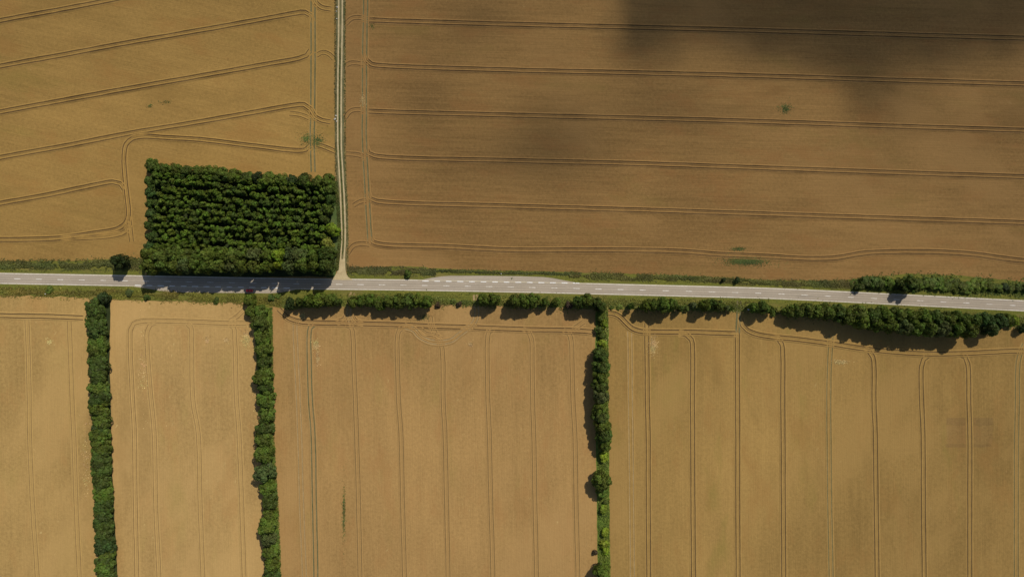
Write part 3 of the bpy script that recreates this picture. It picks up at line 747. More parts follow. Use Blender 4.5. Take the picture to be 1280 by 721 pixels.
# --- roadside row below the road
G_RD = 'roadside trees below the road'
def clump(items, where, order='from the left'):
    for i, it in enumerate(items):
        x, y, r_, tone = it[:4]
        h = (it[4] if len(it) > 4 else max(3.0, r_ * 0.78)) * 1.68
        ms = BROAD if r_ >= 7.5 else SMALL
        lab = '%s tree standing %s' % (TWORD[tone], where) if len(items) == 1 else '%s tree %s in the clump %s' % (TWORD[tone], ordinal(i + 1) + ' ' + order, where)
        tree(x, y + tr.uniform(-1.3, 1.3), r_ * tr.uniform(0.84, 1.04) * (0.88 if r_ < 8.5 else 1), h * tr.uniform(0.9, 1.12), tone, lab, meshes=ms, group=G_RD)
tree(362, 380, 7.5, 9.5, 'deep', 'narrow very dark tree at the left end of the roadside row', meshes=COLUMN, group=G_RD, aspect=(0.8, 1.15))
clump([(375, 376, 8, 'dark', 6.5), (387, 376, 9.5, 'mid', 8.5), (400, 373.5, 11.5, 'mid', 9.5), (414, 376, 10.5, 'mid', 8.5), (422, 377, 7, 'dark', 7)], 'left of the field gateway')
clump([(441, 376.5, 8.5, 'mid', 6), (452, 375, 10, 'mid', 7), (464, 375, 10, 'mid', 6.8), (475, 378, 9.5, 'mid', 7), (486, 377, 10, 'olive', 8.2), (499, 376, 10.5, 'mid', 7.5), (511, 376, 11, 'olive', 7.5), (523, 376, 11, 'mid', 7.8), (534, 378, 10, 'mid', 7.8)], 'right of the field gateway')
tree(547, 381.5, 4.0, 3, 'rust', 'small brownish bush right of the long roadside clump', 'bush', BUSH, 'bush')
tree(574, 380, 3.6, 3.2, 'rust', 'small reddish brown bush standing alone at the field edge', 'bush', BUSH, 'bush')
clump([(605, 376, 9.5, 'mid', 7.6), (617, 375.5, 9.5, 'mid', 7.6)], 'opposite the lay-by standing alone')
tree(634.5, 377, 4.5, 2.6, 'yellow', 'small yellowish bush between two roadside clumps', 'bush', BUSH, 'bush')
clump([(644, 377.5, 9.5, 'mid', 7.6), (655, 376, 10.5, 'mid', 8.2), (667, 375, 11, 'mid', 8.6), (681, 378, 8, 'mid', 6), (695, 378, 7.8, 'mid', 6.2)], "opposite the upper lay-by's right half")
tree(711, 381.5, 5.5, 5, 'rust', 'brownish small tree just left of the hedgerow corner', meshes=SMALL, group=G_RD)
clump([(724, 379, 9, 'dark', 8.5), (733, 375.5, 10.5, 'mid', 9), (745, 378, 9.5, 'dark', 8), (751, 384, 8.5, 'dark', 8)], "at the right hedgerow's head")
clump([(790, 382, 6.6, 'dark', 5.6)], 'alone just right of the right hedgerow head')
clump([(807, 383, 9.5, 'mid', 8), (817, 381, 10, 'mid', 8.6), (829, 382, 10.5, 'mid', 8.4), (840, 382, 10.5, 'mid', 8), (850, 384, 6.5, 'dark', 5.5)], 'halfway between hedgerow and right crossing')
tree(857.5, 385, 4.5, 3.4, 'olive', 'small olive bush left of a small grey-green tree', 'bush', BUSH, 'bush')
tree(866, 381.5, 5.8, 5, 'grey', 'small grey-green tree between two roadside clumps', meshes=SMALL, group=G_RD)
clump([(881, 381, 9, 'mid', 9), (889, 380, 8, 'dark', 7), (899, 383, 9, 'olive', 6.5), (907, 384, 6.5, 'grey', 5), (914, 384, 5.5, 'mid', 4.4)], 'left of the right crossing')
clump([(943, 386, 8.5, 'mid', 7), (953, 385, 9.5, 'olive', 7.6), (962, 387, 8, 'mid', 6)], 'right of the right crossing')
tree(974, 388, 4.8, 2.6, 'yellow', 'small yellowish bush left of the long tree belt', 'bush', BUSH, 'bush')
tree(967, 393, 3.2, 2.4, 'mid', 'small green bush at the field edge left of the tree belt', 'bush', BUSH, 'bush')
# belt
belt = [(986, 391, 8, 'mid', 7.5), (996, 389, 9.5, 'mid', 9), (1008, 389, 10, 'olive', 9), (1020, 391, 11, 'mid', 9.5), (1033, 391, 11, 'mid', 9.5), (1046, 393, 12, 'dark', 10), (1058, 396, 12, 'mid', 11), (1070, 392, 12, 'olive', 10), (1077, 403, 11, 'mid', 11),
        (1088, 396, 12.5, 'dark', 11), (1094, 406, 11, 'mid', 11), (1104, 395, 12, 'mid', 10.5), (1110, 407, 11.5, 'mid', 11.5), (1120, 396, 12, 'olive', 11), (1126, 409, 12, 'grey', 12), (1136, 399, 12.5, 'mid', 11), (1143, 411, 12, 'mid', 12),
        (1152, 399, 12, 'mid', 11), (1158, 411, 11.5, 'olive', 12), (1167, 400, 12, 'dark', 11), (1173, 411, 12, 'grey', 12), (1182, 402, 12, 'olive', 11), (1190, 411, 12.5, 'mid', 12), (1199, 402, 12, 'mid', 10.5), (1207, 412, 12.5, 'mid', 12), (1216, 402, 10, 'dark', 9.5),
        (1231, 403, 11.5, 'blue', 9.5), (1236, 411, 11, 'blue', 9.5), (1248, 404, 11.5, 'blue', 9), (1259, 402, 9, 'mid', 6), (1267, 402, 7.5, 'bright', 4.5)]
for i, (x, y, r_, tone, h) in enumerate(belt):
    tree(x, y - 1.5, r_ * 1.04, h * 1.5, tone, '%s tree in the long right roadside belt, %s from its left end' % (TWORD[tone], ordinal(i + 1)), group='trees of the long right roadside belt')
tree(1279, 411, 7, 6, 'deep', 'very dark tree cut by the right edge below the road')

# --- hedgerows
def lerp_tab(tab, y):
    for (y0, x0), (y1, x1) in zip(tab, tab[1:]):
        if y0 <= y <= y1: return x0 + (x1 - x0) * (y - y0) / (y1 - y0)
    return tab[-1][1] + (y - tab[-1][0]) * 0.05
H1 = [(360, 117), (385, 119), (450, 122.5), (500, 124), (541, 126), (600, 126.5), (640, 129), (721, 132.5)]
tree(130.5, 372, 8.5, 7, 'deep', 'dark tree at the roadside head of the leftmost hedgerow')
y = 386.0; i = 0
while y < 775:
    tone = tr.choice(['dark', 'dark', 'mid', 'mid', 'dark', 'blue'])
    tree(lerp_tab(H1, y) + tr.uniform(-1.6, 1.6), y, tr.uniform(11.6, 14.2), tr.uniform(7.5, 10.5), tone, '%s tree in the leftmost hedgerow, %s down from the road' % (TWORD[tone], ordinal(i + 1)), group='trees of the leftmost hedgerow')
    y += tr.uniform(7.8, 9.6); i += 1
H2 = [(313, 375, 8.5, 'mid'), (314, 388, 9, 'mid'), (326, 389, 10, 'mid'), (325, 403, 12.5, 'dark'), (328, 420, 11.5, 'mid'), (329.5, 436, 11.5, 'mid'), (330, 452, 10, 'dark'), (329, 472, 13.5, 'mid'), (332, 484, 10, 'dark'), (332.5, 499, 12.5, 'mid'), (334, 517, 11.5, 'mid'), (331, 533, 12.5, 'dark'),
      (330, 549, 12.5, 'mid'), (331, 567, 13, 'mid'), (331, 590, 14, 'grey'), (335, 610, 11, 'mid'), (336.5, 627, 11.5, 'dark'), (338, 640, 10, 'mid'), (333.5, 657, 13, 'mid'), (336, 672, 11, 'grey'), (337.5, 689, 12, 'mid'), (340, 704, 11, 'mid'), (339, 719, 12, 'dark'), (341, 736, 12, 'mid'), (342, 752, 12, 'mid')]
for i, (x, y, r_, tone) in enumerate(H2):
    tree(x, y, r_ * 1.03, r_ * 0.82 + tr.uniform(-.4, 1.0), tone, '%s tree in the second hedgerow from the left, %s down from the road' % (TWORD[tone], ordinal(i + 1)), group='trees of the second hedgerow')
H3 = [(752, 397, 6.5, 'mid', 5), (754, 404, 6.5, 'bright', 4.5), (749, 412, 6, 'dark', 5), (752, 420, 5.5, 'mid', 3.4), (753, 428, 6, 'bright', 3),
      (750, 444, 11, 'dark', 10), (751, 457, 12, 'dark', 10.5), (750, 470, 12, 'mid', 10.5), (750, 483, 11.5, 'dark', 10.5), (750, 495, 12, 'grey', 11), (751, 508, 11.5, 'mid', 10.5), (750, 519, 12, 'dark', 10.5), (753, 531, 11.5, 'mid', 10), (754, 544, 12, 'dark', 10.5), (756, 555, 9.5, 'mid', 9),
      (754, 571, 7, 'bright', 4.2), (752, 600, 13.2, 'mid', 10.5), (753, 614, 9, 'mid', 6), (755, 637, 6.3, 'bright', 4), (757, 627, 4.5, 'olive', 2.6), (757, 666, 6.2, 'bright', 3.6), (755, 680, 6.5, 'bright', 4), (757, 688, 5.5, 'bright', 3), (752, 713, 12.5, 'mid', 9.5), (757, 734, 9, 'mid', 7)]
for i, (x, y, r_, tone, h) in enumerate(H3):
    bush = h < 5.5
    tree(x, y, r_, h * (1 if bush else 1.25), tone, '%s %s in the right hedgerow, %s plant down from the road' % (TWORD[tone], 'bush' if bush else 'tree', ordinal(i + 1)), 'bush' if bush else 'tree', BUSH if bush else BROAD, 'bush' if bush else 'broadleaf_tree', 'trees and bushes of the right hedgerow')
tree(744, 690, 3.6, 3.2, 'rust', 'small dark brownish bush standing out left of the right hedgerow', 'bush', BUSH, 'bush')

# --- bushes on the verges
for x, y, r_, tone, h, lab in [
    (183, 371.5, 4.6, 'dark', 2.2, 'small dark bush on the lower verge below the plantation corner'),
    (162, 366.5, 6, 'grey', 1.8, 'low grey-green bush right of the leftmost hedgerow head'),
    (270, 375, 4.8, 'dark', 1.8, 'low dark bush at the field edge below the shaded lay-by'),
    (339, 372.5, 5, 'dark', 2.2, 'small dark bush right of the second hedgerow head'),
    (348, 370, 4, 'olive', 1.6, 'small olive bush left of the narrow dark roadside tree'),
    (62, 362, 5.5, 'olive', 1.6, 'low olive bush on the lower verge at far left'),
    (566, 376, 4.2, 'olive', 1.6, 'low olive bush on the lower verge left of the crossing'),
    (774, 383.5, 4.2, 'olive', 1.3, 'low olive bush right of the right hedgerow head'),
    (765, 384, 3.6, 'mid', 1.3, 'low green bush beside the right hedgerow head')]:
    tree(x, y, r_, h, tone, lab, 'bush', BUSH, 'bush')

# ------------------------------------------------------------------ rough grass and weeds (nobody could count them)
def tufts(name, n, sampler, col, hgt, size, label, cat, seed, kind='stuff'):
    rnd = random.Random(seed)
    verts, faces, tint = [], [], []
    for _ in range(int(n * 1.9) if name == 'rough_grass' else n):
        q = sampler(rnd)
        if q is None: continue
        x, y, k = q
        c = P(x, y)
        zz = 0.05 + rnd.random() * hgt * k
        nrm = Vector((rnd.gauss(0, .6), rnd.gauss(0, .6), 1)).normalized()
        t1 = nrm.orthogonal().normalized(); a = rnd.uniform(0, 6.28)
        t2 = nrm.cross(t1); u = t1 * math.cos(a) + t2 * math.sin(a); w_ = nrm.cross(u)
        s = size * rnd.uniform(0.5, 1.4); s2 = s * rnd.uniform(0.35, 0.8)
        b = len(verts)
        for a1, a2 in ((-1, 0), (-0.1, -1), (1, 0.15), (0.1, 1)):
            d = u * a1 * s + w_ * a2 * s2
            verts.append((c.x + d.x, c.y + d.y, max(0.05, zz + d.z)))
        faces.append((b, b + 1, b + 2, b + 3))
        big = 0.5 + 0.9 * mnoise.noise(Vector((c.x * 0.09, c.y * 0.25, seed)))
        tint.append((min(1, max(0, 0.5 * big + 0.5 * rnd.random())), min(1, max(0, 0.5 + 0.8 * mnoise.noise(Vector((c.x * 0.05, c.y * 0.2, seed + 3)))))))
    me = bpy.data.meshes.new(name); me.from_pydata(verts, [], faces)
    at = me.attributes.new('tint', 'FLOAT_COLOR', 'FACE')
    flat = []
    for a, b2 in tint: flat += [a, b2, 0, 1]
    at.data.foreach_set('color', flat)
    me.materials.append(M_TUFT); me.update()
    o = link_copy(name, me); o.color = (*col, 1)
    tag(o, label, cat, kind=kind)
    return o

def band(tab0, tab1, xr, power=1.0):
    """Points between two lines y=tab0(x) and y=tab1(x), thinner towards both edges."""
    def interp(tab, x):
        for (x0, y0), (x1, y1) in zip(tab, tab[1:]):
            if x0 <= x <= x1: return y0 + (y1 - y0) * (x - x0) / (x1 - x0)
        return tab[-1][1]
    def f(rnd):
        x = rnd.uniform(*xr); t = rnd.gauss(0.5, 0.24)
        if mnoise.noise(Vector((x * 0.05, t * 2.0, xr[0]))) + 0.5 * mnoise.noise(Vector((x * 0.19, t * 3.0, xr[1]))) < -0.42 + 0.6 * abs(t - 0.5): return None
        a, b = interp(tab0, x), interp(tab1, x)
        return x, a + (b - a) * t, 0.35 + 0.65 * max(0, 1 - abs(2 * t - 1))
    return f
tufts('rough_grass', 9000, band([(-60, 325), (100, 325), (182, 321)], [(-60, 337), (100, 337), (182, 338)], (-60, 182)), (0.092, 0.100, 0.022), 1.0, 0.42, 'rank dark hedge-bottom growth above the road at far left', 'grass', 1)
tufts('rough_grass', 4200, band([(434, 333), (470, 333), (560, 336)], [(434, 343), (470, 343.5), (560, 345)], (434, 545)), (0.100, 0.100, 0.026), 0.8, 0.4, 'rank growth along the ditch right of the dirt track', 'grass', 2)
tufts('rough_grass', 2400, band([(540, 336), (720, 340)], [(540, 341), (720, 345)], (530, 730)), (0.085, 0.095, 0.024), 0.6, 0.36, 'grass behind the upper lay-by', 'grass', 3)
tufts('rough_grass', 9500, band([(700, 339), (860, 344), (960, 350), (1075, 349)], [(700, 350), (860, 352), (960, 357), (1075, 362)], (712, 1075)), (0.120, 0.120, 0.026), 0.7, 0.42, 'rank growth on the upper verge right of the lay-by', 'grass', 4)
tufts('rough_grass', 9000, band([(-60, 357), (0, 358), (160, 361), (310, 368), (350, 369)], [(-60, 370), (0, 371), (110, 373), (230, 378), (350, 384)], (-60, 352)), (0.175, 0.165, 0.026), 0.8, 0.42, 'yellowish rough grass on the lower verge at left', 'grass', 5)
tufts('rough_grass', 15000, band([(350, 366), (640, 369), (960, 376), (1290, 394)], [(350, 387), (440, 384), (600, 385), (760, 390), (930, 392), (1000, 400), (1290, 412)], (350, 1290)), (0.135, 0.142, 0.024), 0.8, 0.42, 'rough grass on the lower verge below the road', 'grass', 6)
tufts('rough_grass', 5000, band([(1060, 349), (1085, 345), (1140, 342), (1200, 344), (1300, 353)], [(1060, 362), (1140, 366), (1300, 373)], (1062, 1300)), (0.095, 0.125, 0.018), 1.2, 0.45, 'rank growth under the thicket above the right road', 'grass', 7)
def vband(tab, halfw, yr):
    def f(rnd):
        y = rnd.uniform(*yr); x = lerp_tab(tab, y) + rnd.uniform(-halfw, halfw)
        return x, y, 0.6 + 0.4 * rnd.random()
    return f
tufts('rough_grass', 5000, vband([(386, 753), (560, 754), (721, 755.5)], 7.2, (386, 760)), (0.115, 0.155, 0.020), 0.9, 0.42, 'green grass along the right hedgerow', 'grass', 8)
tufts('rough_grass', 1800, vband([(380, 339), (500, 340.5), (560, 342), (640, 347), (721, 350)], 1.8, (384, 760)), (0.105, 0.140, 0.02), 0.7, 0.4, 'green grass fringe right of the second hedgerow', 'grass', 9)
tufts('rough_grass', 700, vband([(0, 419.6), (100, 419.3), (200, 420), (345, 421)], 1.4, (-10, 225)), (0.105, 0.10, 0.026), 0.5, 0.28, 'dark grass along the left margin of the dirt track', 'grass', 10)
tufts('rough_grass', 1000, vband([(0, 431.2), (100, 431), (200, 431.5), (260, 434), (300, 434.5), (340, 434.5)], 1.3, (-10, 340)), (0.11, 0.112, 0.026), 0.5, 0.28, 'grass along the right margin of the dirt track', 'grass', 11)
tufts('rough_grass', 2600, vband([(0, 425.5), (60, 425.2), (100, 424.6), (150, 424.4), (185, 424.6), (220, 426.6), (255, 428.4), (285, 429.4), (305, 429), (322, 428)], 0.75, (60, 318)), (0.11, 0.12, 0.03), 0.3, 0.24, 'grass strip in the middle of the dirt track', 'grass', 12)
tufts('rough_grass', 2200, vband([(225, 420), (260, 423), (300, 425), (340, 421)], 2.0, (226, 338)), (0.08, 0.10, 0.02), 0.7, 0.34, 'green grass between the plantation and the dirt track', 'grass', 13)

def blob(cx, cy, rx, ry):
    def f(rnd):
        k = 1.0 if rnd.random() < 0.7 else 1.9
        return rnd.gauss(cx, rx * 0.5 * k), rnd.gauss(cy, ry * 0.5 * k), 1.0
    return f
for i, (cx, cy_, rx, ry, n, lab) in enumerate([
    (933, 326.5, 22, 4.2, 1700, 'long green weed patch in the upper right field near the verge'), (923, 311, 8, 2.0, 180, 'small green weed patch above the long weed patch'),
    (982, 136, 6, 5, 220, 'isolated dark green weed clump in the upper right field'),
    (383, 174, 6, 6, 240, 'left part of a green weed clump left of the dirt track'), (396, 177, 8, 8, 420, 'larger part of a green weed clump left of the dirt track'),
    (430, 640, 1.6, 26, 420, 'thin green line of weeds low in the middle field'),
    (187, 132.5, 3.2, 2.2, 40, 'tiny dark weed spot in the upper left field'), (208, 128, 6, 2, 40, 'faint weed streak in the upper left field'),
    (465, 33, 4, 3, 40, 'faint weed spot at the top left of the upper right field'),
    (530, 396, 8, 3.5, 120, 'weedy patch below the long roadside clump'), (640, 348, 1, 1, 10, 'few weeds behind the upper lay-by')]):
    tufts('weeds', int(n * 1.7), blob(cx, cy_, rx, ry), (0.092, 0.122, 0.028), 0.18, 0.28, lab, 'weeds', 40 + i)
for i, (cx, cy_, rx, ry, n, lab) in enumerate([
    (453.5, 126, 3.2, 6, 130, 'pale flattened straw patch right of the dirt track'), (308, 423, 5, 9, 260, 'pale flattened straw beside the second hedgerow'), (395, 431, 4, 5, 150, 'pale flattened straw at the left of the middle field'),
    (397, 446, 3, 12, 90, 'faint line of flattened straw in the middle field'), (816, 432, 4.5, 11, 260, 'pale flattened straw patch in the right field near the hedgerow'), (1050, 452, 10, 3, 120, 'pale flattened straw below the tree belt'),
    (259, 425, 3, 4, 50, 'small pale straw fleck between the left hedgerows'), (283, 425, 3, 3, 50, 'second small straw fleck between the left hedgerows'), (62, 427, 4, 3, 50, 'small straw fleck in the far left field'),
    (588, 430, 3, 3, 50, 'small straw fleck right of the turning loop'), (378, 395, 3.5, 3.5, 110, 'yellow straw spot at the end of the roadside clump'), (757.5, 415, 1.6, 22, 160, 'yellow straw edge right of the right hedgerow head'),
    (179, 460, 4, 50, 260, 'scattered pale straw right of the leftmost hedgerow'), (108, 580, 4, 60, 260, 'scattered pale straw left of the leftmost hedgerow'), (320, 500, 3, 60, 200, 'scattered pale straw left of the second hedgerow')]):
    tufts('flattened_straw', int(n * (2.2 if ry < 15 else 1.1)), blob(cx, cy_, rx * (0.8 if ry < 15 else 1.3), ry * 0.8), (0.52, 0.38, 0.15), 0.1, 0.34, lab, 'straw', 60 + i)

# ------------------------------------------------------------------ stones beside the track
def stone(px, py, size, seed, label):
    rnd = random.Random(seed)
    import bmesh
    bm = bmesh.new(); bmesh.ops.create_icosphere(bm, subdivisions=2, radius=1)
    off = Vector((rnd.random() * 9, rnd.random() * 9, 0))
    for vv in bm.verts:
        k = 1 + 0.35 * mnoise.noise(vv.co * 1.3 + off)
        vv.co = Vector((vv.co.x * size * k, vv.co.y * size * 0.75 * k, vv.co.z * size * 0.55 * k))
    me = bpy.data.meshes.new('field_stone'); bm.to_mesh(me); bm.free()
    me.materials.append(M_STONE)
    o = link_copy('field_stone', me); b = P(px, py); o.location = (b.x, b.y, 0.05 + size * 0.35); o.rotation_euler = (0, 0, rnd.random() * 6)
    tag(o, check_label(label), 'stone', 'pale field stones beside the dirt track')
for i, (x, y, s, lab) in enumerate([(421.5, 9.5, 0.55, 'pale stone on the left of the dirt track nearest the top'), (420.5, 14.5, 0.4, 'small pale stone on the left of the track, second from the top'), (421.0, 24, 0.5, 'pale stone left of the dirt track, third from the top'),
    (420.0, 145, 0.6, 'upper of the large pale stones left of the track'), (418.8, 149, 0.75, 'largest pale stone of the pair left of the track'), (420.8, 152, 0.5, 'lowest small pale stone left of the track')]):
    stone(x, y, s, 70 + i, lab)

# ------------------------------------------------------------------ red car in the shaded lay-by
M_RED = plain('red_car_paint', (0.75, 0.03, 0.04), 0.3, 0.5, 0.0, 0.1)
M_GLASS = plain('dark_car_glass', (0.015, 0.018, 0.02), 0.08, 0.6)
M_TYRE = plain('tyre_rubber', (0.02, 0.02, 0.02), 0.9, 0.1)
M_RIM = plain('alloy_rim', (0.5, 0.5, 0.52), 0.35, 0.5, 0.8)
M_LAMP = plain('clear_lamp', (0.75, 0.75, 0.72), 0.15, 0.6)
M_TAIL = plain('red_lamp', (0.35, 0.01, 0.01), 0.2, 0.6)
M_TRIM = plain('black_trim', (0.02, 0.02, 0.022), 0.6, 0.2)
def build_car(px, py, ang):
    b = P(px, py); t = empty('parked_car', (b.x, b.y, 0.087)); t.rotation_euler = (0, 0, ang)
    tag(t, check_label('small red hatchback parked in the shaded lay-by below the plantation'), 'car')
    # body: cross-sections along x (length 4.1 m)
    secs = [(-2.05, 0.72, 0.38, 0.72), (-1.95, 0.80, 0.30, 0.92), (-1.5, 0.86, 0.24, 0.98), (-0.6, 0.87, 0.22, 0.95), (0.5, 0.87, 0.22, 0.93), (1.0, 0.86, 0.22, 0.90), (1.6, 0.82, 0.26, 0.80), (1.95, 0.72, 0.32, 0.68), (2.05, 0.60, 0.40, 0.58)]
    v, f = [], []
    for x, hw, z0, z1 in secs:
        for y, z in ((-hw * 0.86, z0), (-hw, z0 + 0.15), (-hw, z1 - 0.18), (-hw * 0.9, z1), (hw * 0.9, z1), (hw, z1 - 0.18), (hw, z0 + 0.15), (hw * 0.86, z0)):
            v.append((x, y, z))
    k = 8
    for i in range(len(secs) - 1):
        for j in range(k):
            f.append((i * k + j, i * k + (j + 1) % k, (i + 1) * k + (j + 1) % k, (i + 1) * k + j))
    f.append(list(range(k))[::-1]); f.append([(len(secs) - 1) * k + j for j in range(k)])
    mesh_obj('body', v, f, [M_RED], t, smooth=False)
    # cabin roof
    lo = [(-1.75, 0.76, 0.93), (0.75, 0.76, 0.90)]; hi = [(-1.35, 0.60, 1.45), (0.05, 0.60, 1.47)]
    def quadbox(name, pts, m): return mesh_obj(name, pts, [(0, 1, 2, 3), (4, 7, 6, 5), (0, 4, 5, 1), (1, 5, 6, 2), (2, 6, 7, 3), (3, 7, 4, 0)], [m], t)
    quadbox('cabin_frame', [(-1.72, -0.74, 0.90), (0.72, -0.74, 0.88), (0.72, 0.74, 0.88), (-1.72, 0.74, 0.90), (-1.32, -0.58, 1.40), (0.02, -0.58, 1.42), (0.02, 0.58, 1.42), (-1.32, 0.58, 1.40)], M_TRIM)
    quadbox('roof', [(-1.36, -0.60, 1.40), (0.06, -0.60, 1.42), (0.06, 0.60, 1.42), (-1.36, 0.60, 1.40), (-1.28, -0.53, 1.47), (-0.02, -0.53, 1.49), (-0.02, 0.53, 1.49), (-1.28, 0.53, 1.47)], M_RED)
    mesh_obj('windscreen', [(0.735, -0.68, 0.92), (0.735, 0.68, 0.92), (0.075, 0.55, 1.41), (0.075, -0.55, 1.41)], [(0, 1, 2, 3)], [M_GLASS], t)
    mesh_obj('rear_window', [(-1.735, -0.66, 0.96), (-1.735, 0.66, 0.96), (-1.375, 0.53, 1.39), (-1.375, -0.53, 1.39)], [(3, 2, 1, 0)], [M_GLASS], t)
    for s in (-1, 1):
        for x0, x1, u0, u1 in ((-1.5, -0.62, -1.24, -0.66), (-0.54, 0.55, -0.60, -0.02)):
            mesh_obj('side_window', [(x0, s * 0.753, 0.96), (x1, s * 0.753, 0.95), (u1, s * 0.607, 1.38), (u0, s * 0.607, 1.37)], [(0, 1, 2, 3) if s < 0 else (3, 2, 1, 0)], [M_GLASS], t)
        quadbox('headlight', [(1.86, s * 0.66 - 0.12, 0.56), (2.03, s * 0.60 - 0.12, 0.56), (2.03, s * 0.60 + 0.12, 0.56), (1.86, s * 0.66 + 0.12, 0.56), (1.84, s * 0.66 - 0.12, 0.705), (1.985, s * 0.60 - 0.12, 0.69), (1.985, s * 0.60 + 0.12, 0.69), (1.84, s * 0.66 + 0.12, 0.705)], M_LAMP)
        quadbox('tail_light', [(-2.06, s * 0.62 - 0.1, 0.62), (-1.9, s * 0.72 - 0.1, 0.62), (-1.9, s * 0.72 + 0.1, 0.62), (-2.06, s * 0.62 + 0.1, 0.62), (-2.02, s * 0.62 - 0.1, 0.87), (-1.9, s * 0.72 - 0.1, 0.93), (-1.9, s * 0.72 + 0.1, 0.93), (-2.02, s * 0.62 + 0.1, 0.87)], M_TAIL)
        quadbox('wing_mirror', [(0.45, s * 0.80 - 0.08, 0.93), (0.58, s * 0.80 - 0.08, 0.93), (0.58, s * 0.92 + 0.05, 0.93), (0.45, s * 0.92 + 0.05, 0.93), (0.45, s * 0.80 - 0.08, 1.05), (0.55, s * 0.80 - 0.08, 1.05), (0.55, s * 0.92 + 0.05, 1.05), (0.45, s * 0.92 + 0.05, 1.05)], M_RED)
        for x in (-1.3, 1.28):
            we = empty('wheel', (x, s * 0.80, 0.30)); we.parent = t
            n = 18
            def disc(name, r0, y0, y1, m, rin=0.0):
                vv, ff = [], []
                for yy in (y0, y1):
                    for i in range(n):
                        a = math.tau * i / n; vv.append((math.cos(a) * r0, yy, math.sin(a) * r0))
                for i in range(n): ff.append((i, (i + 1) % n, n + (i + 1) % n, n + i))
                ff.append(list(range(n))[::-1]); ff.append(list(range(n, 2 * n)))
                mesh_obj(name, vv, ff, [m], we)
            disc('tyre', 0.30, -0.095, 0.095, M_TYRE)
            disc('rim', 0.19, *((0.06, 0.105) if s > 0 else (-0.105, -0.06)), M_RIM)
build_car(312, 363.2, math.pi + R(-1))

# ------------------------------------------------------------------ small white utility cabinet by the trees
def cabinet(px, py):
    import bmesh
    b = P(px, py); t = empty('utility_cabinet', (b.x, b.y, 0.05)); t.rotation_euler = (0, 0, R(12))
    tag(t, check_label('small white utility cabinet beside the roadside trees right of the crossing'), 'cabinet')
    mw = plain('white_enamel', (0.78, 0.78, 0.76), 0.4, 0.4); mg = plain('grey_plinth', (0.3, 0.3, 0.29), 0.9, 0.1)
    def bx(name, x0, x1, y0, y1, z0, z1, m, bev=0.0):
        bm = bmesh.new(); bmesh.ops.create_cube(bm, size=1)
        for vv in bm.verts: vv.co = Vector(((x0 + x1) / 2 + vv.co.x * (x1 - x0), (y0 + y1) / 2 + vv.co.y * (y1 - y0), (z0 + z1) / 2 + vv.co.z * (z1 - z0)))
        if bev: bmesh.ops.bevel(bm, geom=bm.edges[:], offset=bev, segments=2, affect='EDGES')
        me = bpy.data.meshes.new(name); bm.to_mesh(me); bm.free(); me.materials.append(m)
        return link_copy(name, me, t)
    bx('plinth', -0.5, 0.5, -0.28, 0.28, -0.05, 0.15, mg)
    bx('body', -0.55, 0.55, -0.32, 0.32, 0.15, 1.25, mw, 0.03)
    bx('lid', -0.62, 0.62, -0.39, 0.39, 1.25, 1.33, mw, 0.02)
    bx('door', -0.48, 0.48, 0.321, 0.345, 0.22, 1.18, mw, 0.008)
cabinet(935.2, 386.6)
def marker_post(px, py, label):
    b = P(px, py); t = empty('marker_post', (b.x, b.y, 0.03)); tag(t, check_label(label), 'post')
    mw = plain('white_plastic', (0.8, 0.8, 0.78), 0.5, 0.3)
    def prism(name, r0, r1, z0, z1, m):
        n = 8; v = [(math.cos(math.tau * i / n) * r, math.sin(math.tau * i / n) * r, z) for r, z in ((r0, z0), (r1, z1)) for i in range(n)]
        mesh_obj(name, v, [(i, (i + 1) % n, n + (i + 1) % n, n + i) for i in range(n)] + [list(range(n, 2 * n)), list(range(n))[::-1]], [m], t)
    prism('post', 0.16, 0.13, 0.0, 1.0, mw); prism('cap', 0.24, 0.20, 1.0, 1.12, mw)
marker_post(626.5, 342.2, 'small white post on the grass behind the upper lay-by')
marker_post(57.8, 367.4, 'small white post on the lower verge at far left')

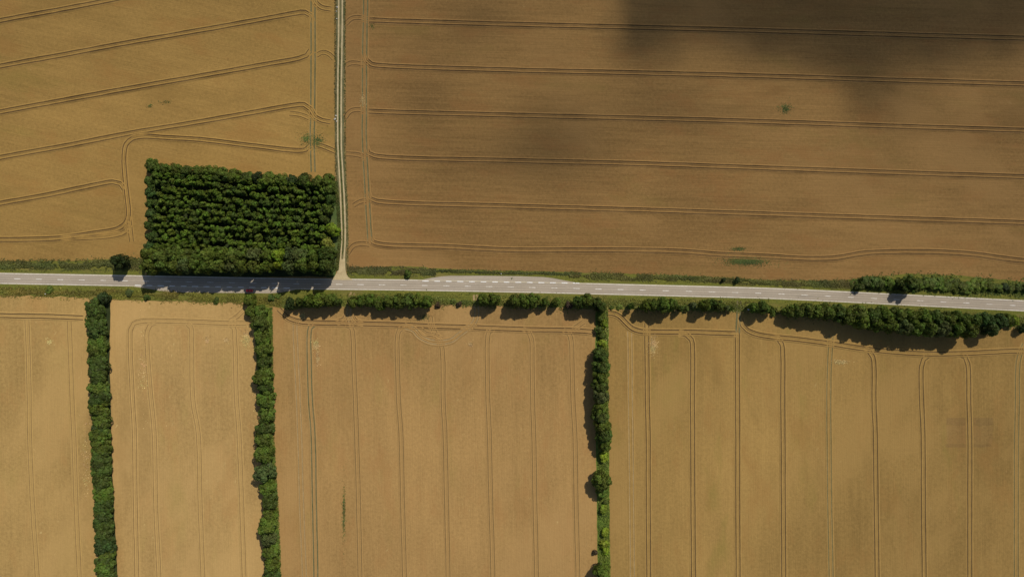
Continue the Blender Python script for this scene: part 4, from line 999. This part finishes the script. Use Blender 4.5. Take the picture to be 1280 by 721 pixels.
# ------------------------------------------------------------------ cloud high above, out of view, whose shade lies on the upper right field
Z0 = 900.0
SIG = 0.05
def smooth(a, b, x):
    t = min(1.0, max(0.0, (x - a) / (b - a))); return t * t * (3 - 2 * t)
YB = [(-900, 80), (760, 96), (800, 92), (840, 78), (870, 66), (905, 62), (960, 84), (1000, 88), (1050, 96), (1085, 106), (1110, 104), (1150, 92), (1200, 88), (1250, 78), (1290, 66), (1400, 44), (2600, -40)]
def interp(tab, x):
    for (x0, y0), (x1, y1) in zip(tab, tab[1:]):
        if x0 <= x <= x1: return y0 + (y1 - y0) * (x - x0) / (x1 - x0)
    return tab[-1][1]
def cloud_tau(x, y):
    n1 = mnoise.noise(Vector((x * 0.012, y * 0.016, 1.0))); n2 = mnoise.noise(Vector((x * 0.035, y * 0.045, 5.0))); n3 = mnoise.noise(Vector((x * 0.09, y * 0.11, 9.0)))
    sx = smooth(738, 816, x + 20 * n1 + 18 * n2 + 6 * n3 - (18 if y < 30 else 0) * 0.5)
    yb = interp(YB, x) + 10 * n2 + 7 * n3
    sy = 1 - smooth(yb - 88, yb + 42, y)
    tau = 2.3 * sx * sy * sy ** 0.5 * (1 + 0.25 * n2)
    g = lambda cx, cy_, a, b: math.exp(-((x - cx) / a) ** 2 - ((y - cy_) / b) ** 2)
    tau += 0.75 * g(695, 168, 70, 40) + 0.28 * g(535, 135, 38, 60) + 0.3 * g(840, 130, 60, 30) + 0.55 * g(1092, 112, 30, 34) + 0.12 * g(850, 120, 90, 40) + 0.15 * g(1180, 130, 90, 30) + 0.42 * g(600, 22, 50, 36) + 0.22 * g(640, 200, 90, 30)
    dimming_veil = 0.18 * smooth(300, 700, x) * (1 - smooth(150, 420, y)) + 0.10 * (1 - smooth(40, 200, y)) + 0.12 * smooth(820, 1280, x)  # thin unseen layer added to dim the top and right gradually
    tau += dimming_veil * (1 + 0.6 * n1)
    edge = smooth(-500, -150, x) * (1 - smooth(1500, 1750, x)) * smooth(-450, -250, y) * (1 - smooth(800, 1000, y))
    tau *= edge
    return max(0.0, tau - 0.01)
ST = 9
nx, ny = int((1780 + 520) / ST), int((1020 + 470) / ST)
idx_t, idx_b, v, f = {}, {}, [], []
off = L * (Z0 / L.z)
for j in range(ny + 1):
    for i in range(nx + 1):
        x, y = -520 + i * ST, -470 + j * ST
        t = cloud_tau(x, y) / SIG * L.z
        c = P(x, y) + off
        idx_b[i, j] = len(v); v.append((c.x, c.y, Z0 - t * 0.3))
        if t > 0:
            idx_t[i, j] = len(v); v.append((c.x, c.y, Z0 + t * 0.7))
        else:
            idx_t[i, j] = idx_b[i, j]
for j in range(ny):
    for i in range(nx):
        ks = [(i, j), (i + 1, j), (i + 1, j + 1), (i, j + 1)]
        tops = [idx_t[k] for k in ks]; bots = [idx_b[k] for k in ks]
        if tops == bots: continue
        f.append(tops[::-1]); f.append(bots)
used = sorted({i for q in f for i in q}); remap = {o: n for n, o in enumerate(used)}
v = [v[i] for i in used]; f = [[remap[i] for i in q] for q in f]
cm = bpy.data.materials.new('cloud_vapour'); cm.use_nodes = True
ct = cm.node_tree
for nd in list(ct.nodes):
    if nd.type == 'BSDF_PRINCIPLED': ct.nodes.remove(nd)
vol = ct.nodes.new('ShaderNodeVolumePrincipled'); vol.inputs['Density'].default_value = SIG; vol.inputs['Color'].default_value = (0.93, 0.94, 0.95, 1)
vol.inputs['Anisotropy'].default_value = 0.6
ct.links.new(vol.outputs[0], [n for n in ct.nodes if n.type == 'OUTPUT_MATERIAL'][0].inputs['Volume'])
cloud = mesh_obj('cloud', v, f, [cm], smooth=True)
tag(cloud, 'ragged white cloud high over the upper right field', 'cloud', kind='structure')

# a light mist of summer air is not needed: the photograph is clear from edge to edge
print('objects', len(bpy.data.objects))
